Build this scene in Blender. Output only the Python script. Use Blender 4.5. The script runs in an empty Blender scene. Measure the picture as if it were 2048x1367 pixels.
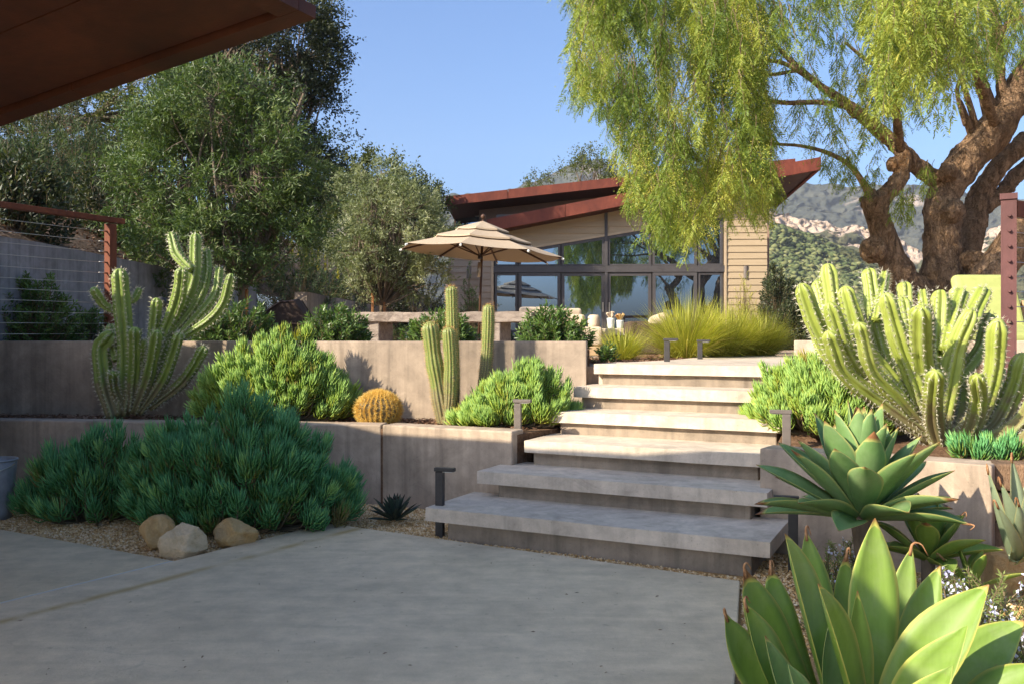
import bpy, math, random
import numpy as np
from mathutils import Vector, Matrix
sc = bpy.context.scene
COL = sc.collection
R = math.radians
# ------------------------------------------------------------------ camera, sky, sun, exposure
F = 1750.0; HZ = 675.0; EYE = 1.2            # focal length in pixels of a 2048 wide frame, horizon row, eye height (m)
cd = bpy.data.cameras.new('camera'); cam = bpy.data.objects.new('camera', cd); COL.objects.link(cam)
cam.location = (0, 0, EYE); cam.rotation_euler = (R(90), 0, 0)
cd.sensor_width = 36; cd.lens = F/2048*36; cd.shift_y = -(683.5-HZ)/2048; cd.clip_start = .05; cd.clip_end = 6000
sc.camera = cam
SUN_EL = R(31); SUNH = Vector((-.86, -.51, 0)).normalized()      # horizontal direction towards the sun
wd = bpy.data.worlds.new('World'); sc.world = wd; wd.use_nodes = True
wn = wd.node_tree; wn.nodes.clear()
sky = wn.nodes.new('ShaderNodeTexSky'); sky.sky_type = 'NISHITA'; sky.sun_disc = False
sky.sun_elevation = SUN_EL; sky.sun_rotation = math.atan2(SUNH.x, SUNH.y)
sky.altitude = 200; sky.air_density = 1.0; sky.dust_density = 4.6; sky.ozone_density = 8.0
bg = wn.nodes.new('ShaderNodeBackground'); bg.inputs[1].default_value = .125
wo = wn.nodes.new('ShaderNodeOutputWorld')
wn.links.new(sky.outputs[0], bg.inputs[0]); wn.links.new(bg.outputs[0], wo.inputs[0])
sd = bpy.data.lights.new('sun', 'SUN'); sd.energy = 4.6; sd.angle = R(.5); sd.color = (1, .88, .70)
sun = bpy.data.objects.new('sun', sd); COL.objects.link(sun)
LDIR = -(SUNH*math.cos(SUN_EL)+Vector((0, 0, math.sin(SUN_EL))))
sun.rotation_euler = LDIR.to_track_quat('-Z', 'Y').to_euler(); sun.location = (-20, -8, 14)
sc.view_settings.view_transform = 'Standard'; sc.view_settings.look = 'None'
sc.view_settings.gamma = 1; sc.view_settings.use_curve_mapping = False
sc.view_settings.exposure = 1.15
sc.cycles.max_bounces = 8; sc.cycles.transparent_max_bounces = 8
sc.cycles.diffuse_bounces = 4; sc.cycles.glossy_bounces = 3; sc.cycles.transmission_bounces = 4; sc.cycles.volume_bounces = 0
sc.cycles.use_denoising = True; sc.cycles.sample_clamp_indirect = 8

# ------------------------------------------------------------------ helpers
def at(x, y, D):
    """world point seen at pixel (x, y) of the photograph, D metres away"""
    return np.array(((x-1024)/F*D, D, EYE+(HZ-y)/F*D))
A_ST = R(26.4)                                    # the stairs are turned by this angle
UX = np.array((math.cos(A_ST), -math.sin(A_ST))); VX = np.array((math.sin(A_ST), math.cos(A_ST)))
def uv(u, v): return UX*u+VX*v

def norm(a):
    a = np.asarray(a, float); return a/np.maximum(np.linalg.norm(a, axis=-1, keepdims=True), 1e-9)
def hsh(i, j, k, s):
    n = (i*73856093) ^ (j*19349663) ^ (k*83492791) ^ (s*2654435)
    n = (n ^ (n >> 13))*1274126177 & 0x7fffffff
    n = (n ^ (n >> 16))*668265263 & 0x7fffffff
    return (n & 0xffff)/65535.0
def vnoise(p, seed=0):
    p = np.asarray(p, float); i = np.floor(p).astype(np.int64); f = p-i; f = f*f*(3-2*f); r = 0
    for a in (0, 1):
        for b in (0, 1):
            for c in (0, 1):
                w = (f[..., 0] if a else 1-f[..., 0])*(f[..., 1] if b else 1-f[..., 1])*(f[..., 2] if c else 1-f[..., 2])
                r = r+w*hsh(i[..., 0]+a, i[..., 1]+b, i[..., 2]+c, seed)
    return r*2-1
def fbm(p, o=4, seed=0, gain=.5):
    r = 0; a = 1; p = np.asarray(p, float)
    for k in range(o): r = r+a*vnoise(p*2**k, seed+k*7); a *= gain
    return r

class Geo:
    def __init__(s): s.V = []; s.T = []; s.Q = []; s.A = []; s.n = 0
    def add(s, v, t=None, q=None, a=.5):
        v = np.asarray(v, float).reshape(-1, 3); s.V.append(v)
        if t is not None and len(t): s.T.append(np.asarray(t, np.int64).reshape(-1, 3)+s.n)
        if q is not None and len(q): s.Q.append(np.asarray(q, np.int64).reshape(-1, 4)+s.n)
        s.A.append(np.broadcast_to(np.asarray(a, float), (len(v),)).copy()); s.n += len(v)
    def box(s, c, h, rz=0, a=.5, rot=None):
        """centre c, half sizes h"""
        k = np.array([(x, y, z) for x in (-1, 1) for y in (-1, 1) for z in (-1, 1)], float)*np.asarray(h)
        if rot is not None: k = k@np.asarray(rot).T
        elif rz:
            cz, sz = math.cos(rz), math.sin(rz); k = np.c_[k[:, 0]*cz-k[:, 1]*sz, k[:, 0]*sz+k[:, 1]*cz, k[:, 2]]
        s.add(k+np.asarray(c), q=[(0, 1, 3, 2), (4, 6, 7, 5), (0, 4, 5, 1), (2, 3, 7, 6), (0, 2, 6, 4), (1, 5, 7, 3)], a=a)
    def bar(s, p, q, w, h, a=.5, up=(0, 0, 1)):
        """square bar from p to q"""
        p = np.asarray(p, float); q = np.asarray(q, float); d = norm(q-p); sd_ = np.cross(d, up)
        if np.linalg.norm(sd_) < 1e-4: sd_ = np.cross(d, (0, 1, 0))
        sd_ = norm(sd_); u = np.cross(sd_, d); v = []
        for e in (p, q):
            for a1, b1 in ((-1, -1), (1, -1), (1, 1), (-1, 1)): v.append(e+sd_*a1*w/2+u*b1*h/2)
        s.add(v, q=[(3, 2, 1, 0), (4, 5, 6, 7), (0, 1, 5, 4), (1, 2, 6, 5), (2, 3, 7, 6), (3, 0, 4, 7)], a=a)
    def tube(s, pts, rad, n=8, a=.5, cap=True, ribs=0, depth=.25, roundtip=False, twist=0):
        pts = np.asarray(pts, float); rad = np.broadcast_to(np.asarray(rad, float), (len(pts),)); m = len(pts)
        t = norm(np.gradient(pts, axis=0)); u = np.cross(t[0], (0, 0, 1.0))
        if np.linalg.norm(u) < .05: u = np.cross(t[0], (0, 1.0, 0))
        u = norm(u); U = []
        for i in range(m):
            u = norm(u-t[i]*np.dot(u, t[i])); U.append(u)
        U = np.array(U); W = np.cross(t, U); th = np.arange(n)/n*2*math.pi
        pr = np.ones(n)
        if ribs: pr = 1-depth*(1-np.abs(np.cos(th*ribs/2))**.8)
        c = np.cos(th)*pr; sn = np.sin(th)*pr
        v = pts[:, None]+rad[:, None, None]*(U[:, None]*c[None, :, None]+W[:, None]*sn[None, :, None])
        idx = np.arange(m*n).reshape(m, n); nx = np.roll(idx, -1, 1)
        q = np.stack([idx[:-1], nx[:-1], nx[1:], idx[1:]], -1).reshape(-1, 4)
        v = v.reshape(-1, 3); tr = []
        if cap:
            b0 = len(v); v = np.vstack([v, pts[0], pts[-1]])
            tr = [(b0, nx[0, k], idx[0, k]) for k in range(n)]+[(b0+1, idx[-1, k], nx[-1, k]) for k in range(n)]
        s.add(v, t=tr, q=q, a=a); return t, U, W
    def prism(s, poly, y0, y1, a=.5):
        """polygon in x,z extruded along y from y0 to y1 (numbers or per-vertex lists)"""
        n = len(poly); poly = np.asarray(poly, float)
        f = np.c_[poly[:, 0], np.broadcast_to(y0, (n,)), poly[:, 1]]; b = np.c_[poly[:, 0], np.broadcast_to(y1, (n,)), poly[:, 1]]
        v = np.vstack([f, b, f.mean(0), b.mean(0)]); t = []; q = []
        for i in range(n):
            j = (i+1) % n; t += [(2*n, i, j), (2*n+1, n+j, n+i)]; q.append((i, n+i, n+j, j))
        s.add(v, t=t, q=q, a=a)
    def slab(s, poly, z0, z1, a=.5):
        """polygon in x,y (counter-clockwise) between heights z0 and z1 (numbers or per-vertex lists)"""
        n = len(poly); poly = np.asarray(poly, float)
        b = np.c_[poly, np.broadcast_to(z0, (n,))]; t_ = np.c_[poly, np.broadcast_to(z1, (n,))]
        s.faces_slab(b, t_, n, a)
    def faces_slab(s, b, t_, n, a):
        v = np.vstack([b, t_]); q = [(i, (i+1) % n, n+(i+1) % n, n+i) for i in range(n)]
        tr = []
        from mathutils.geometry import tessellate_polygon
        for tri in tessellate_polygon([[Vector(p) for p in t_]]):
            p = [t_[k] for k in tri]; up = np.cross(p[1]-p[0], p[2]-p[0])[2] > 0
            i, j, k = tri if up else tri[::-1]
            tr += [(n+i, n+j, n+k), (k, j, i)]
        s.add(v, t=tr, q=q, a=a)
    def build(s, name, mat, parent=None, smooth=False, loc=None, bevel=0, seg=2):
        V = np.vstack(s.V); A = np.concatenate(s.A)
        if loc is None: loc = tuple(parent['o']) if parent is not None and 'o' in parent else (0, 0, 0)
        V = V-np.asarray(loc)
        T = np.vstack(s.T) if s.T else np.zeros((0, 3), np.int64); Q = np.vstack(s.Q) if s.Q else np.zeros((0, 4), np.int64)
        me = bpy.data.meshes.new(name); me.vertices.add(len(V)); me.vertices.foreach_set('co', V.astype(np.float32).ravel())
        me.loops.add(T.size+Q.size); me.polygons.add(len(T)+len(Q))
        me.loops.foreach_set('vertex_index', np.concatenate([T.ravel(), Q.ravel()]).astype(np.int32))
        ls = np.concatenate([np.arange(len(T))*3, T.size+np.arange(len(Q))*4]).astype(np.int32)
        me.polygons.foreach_set('loop_start', ls)
        me.polygons.foreach_set('use_smooth', np.full(len(ls), bool(smooth)))
        at_ = me.attributes.new('rnd', 'FLOAT', 'POINT'); at_.data.foreach_set('value', A.astype(np.float32))
        me.update(calc_edges=True); me.materials.append(mat)
        return link(name, me, parent, loc, bevel, seg)
def link(name, me, parent=None, loc=(0, 0, 0), bevel=0, seg=2):
    o = bpy.data.objects.new(name, me); COL.objects.link(o)
    if parent is not None:
        o.parent = parent; po = parent['o'] if 'o' in parent else (0, 0, 0)
        o.location = Vector(loc)-Vector(po)
    else: o.location = loc
    o['o'] = [float(x) for x in loc]
    if bevel:
        b = o.modifiers.new('bevel', 'BEVEL'); b.width = bevel; b.segments = seg; b.limit_method = 'ANGLE'; b.angle_limit = R(40)
    return o
def thing(name, label, cat, loc=(0, 0, 0), group=None):
    o = bpy.data.objects.new(name, None); COL.objects.link(o); o.location = tuple(float(v) for v in loc)
    o['o'] = [float(x) for x in loc]; o.empty_display_size = .1
    return tag(o, label, cat, group)
def tag(o, label=None, cat=None, group=None, kind=None):
    if label: o['label'] = label
    if cat: o['category'] = cat
    if group: o['group'] = group
    if kind: o['kind'] = kind
    return o
def struct(g, name, mat, **k):
    return tag(g.build(name, mat, **k), kind='structure')
def spline(pts, n):
    """Catmull-Rom through pts (any width of columns), n samples"""
    p = np.asarray(pts, float); p = np.vstack([2*p[0]-p[1], p, 2*p[-1]-p[-2]]); m = len(p)-3
    t = np.linspace(0, m-1e-6, n); i = t.astype(int); f = (t-i)[:, None]
    a, b, c, d = p[i], p[i+1], p[i+2], p[i+3]
    return .5*((2*b)+(c-a)*f+(2*a-5*b+4*c-d)*f**2+(-a+3*b-3*c+d)*f**3)

# ------------------------------------------------------------------ materials
class NM:
    def __init__(s, name):
        s.m = bpy.data.materials.new(name); s.m.use_nodes = True; s.t = s.m.node_tree; s.t.nodes.clear()
        s.out = s.n('ShaderNodeOutputMaterial')
    def n(s, ty, **k):
        nd = s.t.nodes.new(ty)
        for a, b in k.items(): setattr(nd, a, b)
        return nd
    def l(s, a, b): s.t.links.new(a, b)
    def coord(s, scale=(1, 1, 1), rot=(0, 0, 0), kind='Object'):
        tc = s.n('ShaderNodeTexCoord'); mp = s.n('ShaderNodeMapping'); mp.inputs['Scale'].default_value = scale; mp.inputs['Rotation'].default_value = rot
        s.l(tc.outputs[kind], mp.inputs['Vector']); return mp.outputs[0]
    def noise(s, co, scale, detail=5, rough=.55, dist=0):
        nd = s.n('ShaderNodeTexNoise'); nd.inputs['Scale'].default_value = scale; nd.inputs['Detail'].default_value = detail
        nd.inputs['Roughness'].default_value = rough; nd.inputs['Distortion'].default_value = dist; s.l(co, nd.inputs['Vector']); return nd.outputs['Fac']
    def ramp(s, fac, stops, interp='LINEAR'):
        r = s.n('ShaderNodeValToRGB'); cr = r.color_ramp; cr.interpolation = interp
        while len(cr.elements) < len(stops): cr.elements.new(.5)
        for e, (p, c) in zip(cr.elements, stops):
            e.position = p; e.color = (*c, 1) if not np.isscalar(c) else (c, c, c, 1)
        s.l(fac, r.inputs[0]); return r.outputs[0]
    def mix(s, f, a, b, ty='MIX'):
        m = s.n('ShaderNodeMix', data_type='RGBA', blend_type=ty)
        for ix, v in ((0, f), (6, a), (7, b)):
            sock = m.inputs[ix]
            if isinstance(v, (int, float)): sock.default_value = v if ix == 0 else (v, v, v, 1)
            elif isinstance(v, tuple): sock.default_value = (*v, 1)
            else: s.l(v, sock)
        return m.outputs[2]
    def bsdf(s, col, rough=.8, spec=.3, bump=None, bs=.3, bd=.01, metal=0):
        b = s.n('ShaderNodeBsdfPrincipled')
        if isinstance(col, tuple): b.inputs['Base Color'].default_value = (*col, 1)
        else: s.l(col, b.inputs['Base Color'])
        if isinstance(rough, (int, float)): b.inputs['Roughness'].default_value = rough
        else: s.l(rough, b.inputs['Roughness'])
        b.inputs['Specular IOR Level'].default_value = spec; b.inputs['Metallic'].default_value = metal
        if bump is not None:
            bp = s.n('ShaderNodeBump'); bp.inputs['Strength'].default_value = bs; bp.inputs['Distance'].default_value = bd
            s.l(bump, bp.inputs['Height']); s.l(bp.outputs[0], b.inputs['Normal'])
        return b
    def fin(s, sh): s.l(sh.outputs[0], s.out.inputs[0]); return s.m
def noisy(name, c1, c2, scale=4, rough=.8, spec=.3, bscale=40, bs=.3, bd=.01, stretch=(1, 1, 1), lo=.35, hi=.65):
    k = NM(name); co = k.coord(stretch); f = k.noise(co, scale, 6, .6)
    return k.fin(k.bsdf(k.ramp(f, [(lo, c1), (hi, c2)]), rough, spec, k.noise(co, bscale, 5), bs, bd))
def leafy(name, stops, trans=.3, rough=.5, spec=.3, tcol=None):
    k = NM(name); a = k.n('ShaderNodeAttribute', attribute_name='rnd')
    c = k.ramp(a.outputs['Fac'], stops); b = k.bsdf(c, rough, spec)
    if not trans: return k.fin(b)
    t = k.n('ShaderNodeBsdfTranslucent'); k.l(k.mix(1.0, c, tcol or (1.3, 1.35, .7), 'MULTIPLY'), t.inputs[0])
    m = k.n('ShaderNodeMixShader'); m.inputs[0].default_value = trans; k.l(b.outputs[0], m.inputs[1]); k.l(t.outputs[0], m.inputs[2])
    return k.fin(m)
def concrete(name, base, dark, warm, streak=.5, rough=.75, floor=False, board=0, stain=None):
    k = NM(name); co = k.coord(); f1 = k.noise(co, 1.1, 6, .6, .4); f2 = k.noise(co, 7, 6, .65)
    c = k.ramp(f1, [(.3, dark), (.5, base), (.72, warm)])
    c = k.mix(.45, c, k.ramp(f2, [(.3, .55), (.7, 1.25)]), 'MULTIPLY')
    if streak:
        st = k.noise(k.coord((5, 5, .22)), 1.6, 5, .6); c = k.mix(streak, c, k.ramp(st, [(.36, .5), (.5, 1.0), (.6, 1.0), (.72, 1.35)]), 'MULTIPLY')
        s2 = k.noise(k.coord((14, 14, .3)), 1.3, 3, .5); c = k.mix(streak*.6, c, k.ramp(s2, [(.4, .75), (.6, 1.1)]), 'MULTIPLY')
    if floor:
        st = k.noise(k.coord((.8, 5, 1), (0, 0, R(26))), 1.5, 6, .65, .5); c = k.mix(.4, c, k.ramp(st, [(.3, .7), (.5, 1.0), (.7, 1.22)]), 'MULTIPLY')
        ag = k.noise(co, 260, 2, .5); c = k.mix(.4, c, k.ramp(ag, [(.3, .72), (.5, 1.0), (.72, 1.25)]), 'MULTIPLY')
        cv = k.n('ShaderNodeTexVoronoi', feature='DISTANCE_TO_EDGE'); cv.inputs['Scale'].default_value = .55; wc_ = k.n('ShaderNodeTexNoise'); wc_.inputs['Scale'].default_value = 3; wc_.inputs['Detail'].default_value = 6; k.l(co, wc_.inputs[0]); k.l(k.mix(.18, co, wc_.outputs['Color']), cv.inputs['Vector'])
        ck = k.mix(1.0, k.ramp(cv.outputs['Distance'], [(0, 1.), (.0035, 0.)]), k.ramp(f1, [(.55, 0.), (.65, .22)]), 'MULTIPLY'); c = k.mix(ck, c, (.2, .17, .13))
        sp = k.noise(co, 22, 3, .5); c = k.mix(.35, c, k.ramp(sp, [(.27, .45), (.34, 1.0)]), 'MULTIPLY')
    if stain:                                  # long ochre water mark along a line: (normal x, normal y, offset)
        tc = k.n('ShaderNodeTexCoord'); wv = k.noise(k.coord(), 2.5, 4, .6)
        dt = k.n('ShaderNodeVectorMath', operation='DOT_PRODUCT'); dt.inputs[1].default_value = (stain[0], stain[1], 0); k.l(tc.outputs['Object'], dt.inputs[0])
        m1 = k.n('ShaderNodeMath', operation='MULTIPLY_ADD'); m1.inputs[1].default_value = .06; k.l(wv, m1.inputs[0]); k.l(dt.outputs['Value'], m1.inputs[2])
        m2 = k.n('ShaderNodeMath', operation='SUBTRACT'); m2.inputs[1].default_value = stain[2]+.03; k.l(m1.outputs[0], m2.inputs[0])
        m3 = k.n('ShaderNodeMath', operation='ABSOLUTE'); k.l(m2.outputs[0], m3.inputs[0]); band = k.ramp(m3.outputs[0], [(0, 1.), (.05, 0.)])
        c = k.mix(k.mix(1.0, band, k.ramp(k.noise(k.coord(), 3.1, 4, .6), [(.36, .15), (.56, .95)]), 'MULTIPLY'), c, (.42, .27, .09))
    if board:
        w = k.n('ShaderNodeTexWave', bands_direction='Y'); w.inputs['Scale'].default_value = board; w.inputs['Distortion'].default_value = .6; k.l(co, w.inputs[0])
        c = k.mix(.35, c, k.ramp(w.outputs['Fac'], [(.0, .6), (.3, 1.0)]), 'MULTIPLY')
    if streak:
        tw = k.noise(co, 3.2, 8, .72, 2.2); c = k.mix(.45, c, k.ramp(tw, [(.38, .72), (.5, 1.0), (.62, 1.18)]), 'MULTIPLY')
        po = k.noise(co, 75, 2, .5); c = k.mix(.3, c, k.ramp(po, [(.28, .45), (.36, 1.0)]), 'MULTIPLY')
    b1 = k.noise(co, 55, 5, .7); b2 = k.noise(co, 5, 4, .5)
    bp = k.n('ShaderNodeMath', operation='MULTIPLY_ADD'); bp.inputs[1].default_value = 2.5; k.l(b2, bp.inputs[0]); k.l(b1, bp.inputs[2])
    return k.fin(k.bsdf(c, rough, .35, bp.outputs[0], .35, .006))
M = {}
M['wall'] = concrete('plaster_wall', (.42, .325, .235), (.29, .225, .165), (.50, .385, .285), .55)
M['step'] = concrete('step_concrete', (.56, .465, .355), (.46, .38, .29), (.62, .52, .40), .3)
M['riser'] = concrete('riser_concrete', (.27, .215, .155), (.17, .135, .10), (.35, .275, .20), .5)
M['patio'] = concrete('patio_concrete', (.67, .52, .325), (.58, .45, .28), (.72, .56, .355), 0, .6, True, 0, (.8373, -.5468, -3.83))
M['patio2'] = concrete('patio_concrete_old', (.63, .485, .29), (.53, .405, .24), (.68, .525, .315), 0, .6, True)
M['joint'] = noisy('joint_filler', (.62, .58, .5), (.52, .48, .42), 30, .9)
M['greywall'] = concrete('grey_wall', (.27, .265, .27), (.17, .17, .175), (.33, .325, .325), .6)
M['boardwall'] = concrete('board_formed_wall', (.36, .29, .22), (.22, .18, .14), (.44, .35, .27), .5, .8, False, 3)
def corten(name, c1, c2, c3, rough=.7):
    k = NM(name); co = k.coord((1, 1, .5)); f = k.noise(co, 2.2, 7, .65, .6); g = k.noise(co, 18, 5, .6)
    c = k.ramp(f, [(.3, c1), (.5, c2), (.7, c3)]); c = k.mix(.35, c, k.ramp(g, [(.3, .6), (.7, 1.3)]), 'MULTIPLY')
    return k.fin(k.bsdf(c, rough, .3, k.noise(co, 90, 4), .2, .004))
M['corten'] = corten('weathered_steel', (.085, .022, .014), (.135, .033, .019), (.2, .052, .028))
M['cortenshade'] = corten('weathered_steel_shaded', (.03, .009, .004), (.046, .0135, .006), (.072, .022, .0095), .6)  # darker copy of the weathered steel, under-roof shade put into its colour
M['rust'] = corten('rusty_rail', (.10, .028, .014), (.15, .045, .02), (.23, .075, .03), .75)
M['post'] = corten('oxide_post', (.085, .036, .032), (.115, .047, .042), (.15, .065, .055), .7)
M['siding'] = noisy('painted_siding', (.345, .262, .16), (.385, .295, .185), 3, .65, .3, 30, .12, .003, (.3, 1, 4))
M['sidingshade'] = noisy('painted_siding_shaded', (.29, .22, .155), (.325, .25, .18), 3, .65, .3, 30, .12, .003, (.3, 1, 4))  # darker copy of the siding, tree shade on the left wall put into the colour
M['stucco'] = noisy('brown_stucco', (.27, .18, .135), (.33, .22, .165), 2, .85, .2, 60, .3, .005)
M['frame'] = noisy('bronze_frame', (.055, .05, .05), (.068, .062, .062), 6, .45, .4, 60, .05, .002)
M['trim'] = noisy('tan_trim', (.38, .29, .19), (.42, .32, .21), 4, .6)
M['white'] = noisy('white_trim', (.7, .7, .68), (.76, .76, .74), 4, .6)
k = NM('window_glass'); g1 = k.n('ShaderNodeBsdfGlossy'); g1.inputs[0].default_value = (.42, .53, .68, 1); g1.inputs[1].default_value = .004
wv = k.noise(k.coord(), .8, 2); bp = k.n('ShaderNodeBump'); bp.inputs['Strength'].default_value = .02; bp.inputs['Distance'].default_value = .02
k.l(wv, bp.inputs['Height']); k.l(bp.outputs[0], g1.inputs['Normal'])
d1 = k.bsdf((.012, .015, .018), .3, .3); mx = k.n('ShaderNodeMixShader'); mx.inputs[0].default_value = .72
k.l(d1.outputs[0], mx.inputs[1]); k.l(g1.outputs[0], mx.inputs[2]); M['glass'] = k.fin(mx)
M['black'] = noisy('dark_bronze', (.03, .027, .025), (.045, .04, .036), 20, .5, .4, 90, .1, .002)
M['bollard'] = noisy('bronze_bollard', (.12, .1, .085), (.15, .125, .105), 20, .5, .4, 90, .1, .002)
M['steel'] = NM('steel'); M['steel'] = M['steel'].fin(M['steel'].bsdf((.55, .5, .42), .35, .5, metal=.9))
M['lamp_lens'] = noisy('lens', (.5, .48, .42), (.55, .52, .45), 5, .3)
k = NM('boulder_stone'); co = k.coord(); f = k.noise(co, 5, 7, .65, 1); c = k.ramp(f, [(.25, (.46, .28, .12)), (.42, (.64, .47, .27)), (.6, (.72, .55, .34)), (.75, (.52, .37, .22))])
k2 = k.noise(co, 30, 8, .75); c = k.mix(.45, c, k.ramp(k2, [(.3, .65), (.7, 1.25)]), 'MULTIPLY'); M['stone'] = k.fin(k.bsdf(c, .9, .2, k2, .9, .02))
k = NM('orange_stone'); co = k.coord(); f = k.noise(co, 6, 7, .65, 1); c = k.ramp(f, [(.25, (.36, .19, .07)), (.45, (.56, .35, .14)), (.7, (.66, .46, .24))])
k2 = k.noise(co, 30, 8, .75); c = k.mix(.45, c, k.ramp(k2, [(.3, .65), (.7, 1.25)]), 'MULTIPLY'); M['stone2'] = k.fin(k.bsdf(c, .9, .2, k2, .9, .02))
M['gravel'] = leafy('pea_gravel', [(0, (.38, .2, .07)), (.35, (.58, .36, .14)), (.7, (.72, .5, .25)), (1, (.8, .66, .44))], 0, .8, .3)
M['gravelbase'] = noisy('gravel_bed', (.27, .15, .06), (.5, .31, .13), 120, .9, .2, 150, .8, .01)
M['soil'] = noisy('mulch_soil', (.1, .055, .03), (.19, .115, .07), 25, .95, .1, 60, .8, .02)
M['terrace'] = noisy('decomposed_granite', (.34, .25, .17), (.42, .31, .22), 30, .95, .1, 120, .5, .01)
M['chips'] = leafy('mulch_chips', [(0, (.09, .045, .025)), (.5, (.2, .11, .065)), (1, (.34, .22, .15))], 0, .9, .1)
M['hill'] = noisy('hill_soil', (.10, .065, .04), (.21, .15, .1), 6, .95, .1, 30, .8, .03)
k = NM('bark_pepper'); wn_ = k.n('ShaderNodeTexNoise'); wn_.inputs['Scale'].default_value = 5; wn_.inputs['Detail'].default_value = 5; k.l(k.coord(), wn_.inputs[0])
co = k.mix(.16, k.coord((1, 1, .33)), wn_.outputs['Color']); rg = k.noise(co, 9, 10, .78, 1.6); f = k.noise(k.coord((1, 1, .5)), 1.9, 6, .65, 1.2)
vo = k.n('ShaderNodeTexVoronoi', feature='DISTANCE_TO_EDGE'); vo.inputs['Scale'].default_value = 13; vo.inputs['Randomness'].default_value = 1; k.l(k.mix(.35, co, wn_.outputs['Color']), vo.inputs['Vector'])
c = k.ramp(f, [(.28, (.2, .125, .075)), (.44, (.36, .225, .13)), (.58, (.45, .295, .18)), (.72, (.58, .29, .11))])
c = k.mix(.75, c, k.ramp(rg, [(.36, .16), (.47, .75), (.54, 1.1), (.66, 1.6)]), 'MULTIPLY'); c = k.mix(.3, c, k.ramp(vo.outputs['Distance'], [(0, .45), (.07, 1.0)]), 'MULTIPLY')
h = k.n('ShaderNodeMath', operation='MULTIPLY_ADD'); h.inputs[1].default_value = 1.6; k.l(rg, h.inputs[0]); k.l(k.ramp(vo.outputs['Distance'], [(0, 0.), (.1, .45)]), h.inputs[2])
M['pepperbark'] = k.fin(k.bsdf(c, .9, .15, h.outputs[0], 1.0, .06))
M['bark'] = noisy('grey_bark', (.10, .078, .056), (.2, .155, .11), 12, .9, .2, 40, .7, .01, (1, 1, .3))
M['twig'] = noisy('twig_bark', (.13, .10, .055), (.2, .15, .085), 12, .9, .2, 40, .3, .005)
M['stake'] = noisy('wood_stake', (.32, .14, .055), (.42, .2, .085), 6, .85, .2, 30, .4, .005, (1, 1, .2))
k = NM('weathered_wood'); co = k.coord((.25, 2, 2)); f = k.noise(co, 9, 7, .7, .6); c = k.ramp(f, [(.3, (.1, .08, .065)), (.42, (.2, .16, .13)), (.6, (.29, .24, .195)), (.75, (.18, .145, .115))])
M['greywood'] = k.fin(k.bsdf(c, .9, .2, f, .7, .02))
M['timber'] = noisy('old_timber', (.085, .06, .042), (.24, .15, .09), 5, .95, .1, 40, .8, .02, (3, .4, 1))
k = NM('umbrella_fabric'); co = k.coord(); f = k.noise(co, 60, 3); c = k.ramp(f, [(.3, (.48, .38, .27)), (.7, (.54, .43, .31))]); b = k.bsdf(c, .85, .15, f, .1, .002)
t = k.n('ShaderNodeBsdfTranslucent'); t.inputs[0].default_value = (.5, .32, .15, 1); mx = k.n('ShaderNodeMixShader'); mx.inputs[0].default_value = .22
k.l(b.outputs[0], mx.inputs[1]); k.l(t.outputs[0], mx.inputs[2]); M['fabric'] = k.fin(mx)
M['umbwood'] = noisy('dark_pole_wood', (.07, .035, .02), (.12, .06, .035), 8, .5, .3, 40, .2, .003, (1, 1, .2))
M['cushion'] = noisy('tan_cushion', (.52, .40, .28), (.58, .46, .33), 20, .9, .1, 80, .2, .003)
M['darkcushion'] = noisy('charcoal_cushion', (.03, .032, .04), (.045, .047, .055), 20, .9, .1, 80, .2, .003)
M['wicker'] = noisy('brown_wicker', (.045, .028, .02), (.12, .08, .055), 90, .8, .2, 120, .8, .01)
M['lime'] = noisy('lime_cushion', (.33, .36, .12), (.38, .41, .14), 10, .85, .15, 60, .1, .003)
M['teak'] = noisy('teak', (.4, .26, .14), (.48, .33, .19), 8, .7, .2, 40, .3, .003, (1, 1, .2))
M['cover'] = noisy('brown_cover', (.05, .033, .027), (.075, .05, .042), 4, .7, .25, 12, .5, .02)
M['tabletop'] = noisy('stone_tabletop', (.5, .42, .3), (.56, .47, .35), 6, .7, .2, 60, .3, .004)
M['zinc'] = noisy('galvanised', (.2, .205, .215), (.34, .345, .35), 10, .45, .5, 30, .3, .004)
M['glassvase'] = noisy('vase', (.5, .52, .48), (.6, .62, .58), 6, .25, .5)
# plants
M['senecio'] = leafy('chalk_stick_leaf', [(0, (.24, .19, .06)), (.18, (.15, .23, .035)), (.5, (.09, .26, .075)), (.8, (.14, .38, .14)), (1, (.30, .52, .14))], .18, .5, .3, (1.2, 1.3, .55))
M['seneciosun'] = leafy('chalk_stick_sunlit', [(0, (.38, .31, .07)), (.2, (.32, .36, .04)), (.5, (.26, .39, .06)), (.8, (.28, .45, .12)), (1, (.42, .54, .11))], .22, .5, .3, (1.2, 1.3, .55))  # brighter copy of the chalk stick leaf, sunshine put into the colour
M['shrub'] = leafy('shrub_leaf', [(0, (.045, .085, .022)), (.5, (.09, .16, .035)), (1, (.17, .25, .055))], .28, .38, .45)
M['olive'] = leafy('olive_leaf', [(0, (.045, .08, .018)), (.5, (.085, .135, .033)), (.85, (.15, .20, .06)), (1, (.24, .27, .12))], .28, .45, .4)
M['olivesilver'] = leafy('olive_leaf_silver', [(0, (.10, .13, .05)), (.5, (.19, .22, .10)), (.85, (.30, .32, .17)), (1, (.40, .41, .26))], .3, .45, .4)
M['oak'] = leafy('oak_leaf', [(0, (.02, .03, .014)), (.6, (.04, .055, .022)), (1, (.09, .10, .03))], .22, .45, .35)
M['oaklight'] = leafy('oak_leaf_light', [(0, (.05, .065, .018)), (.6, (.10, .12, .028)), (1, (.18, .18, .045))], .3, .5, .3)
M['echium'] = leafy('echium_leaf', [(0, (.035, .06, .03)), (.6, (.065, .10, .042)), (1, (.12, .14, .04))], .22, .6, .2)
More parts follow.
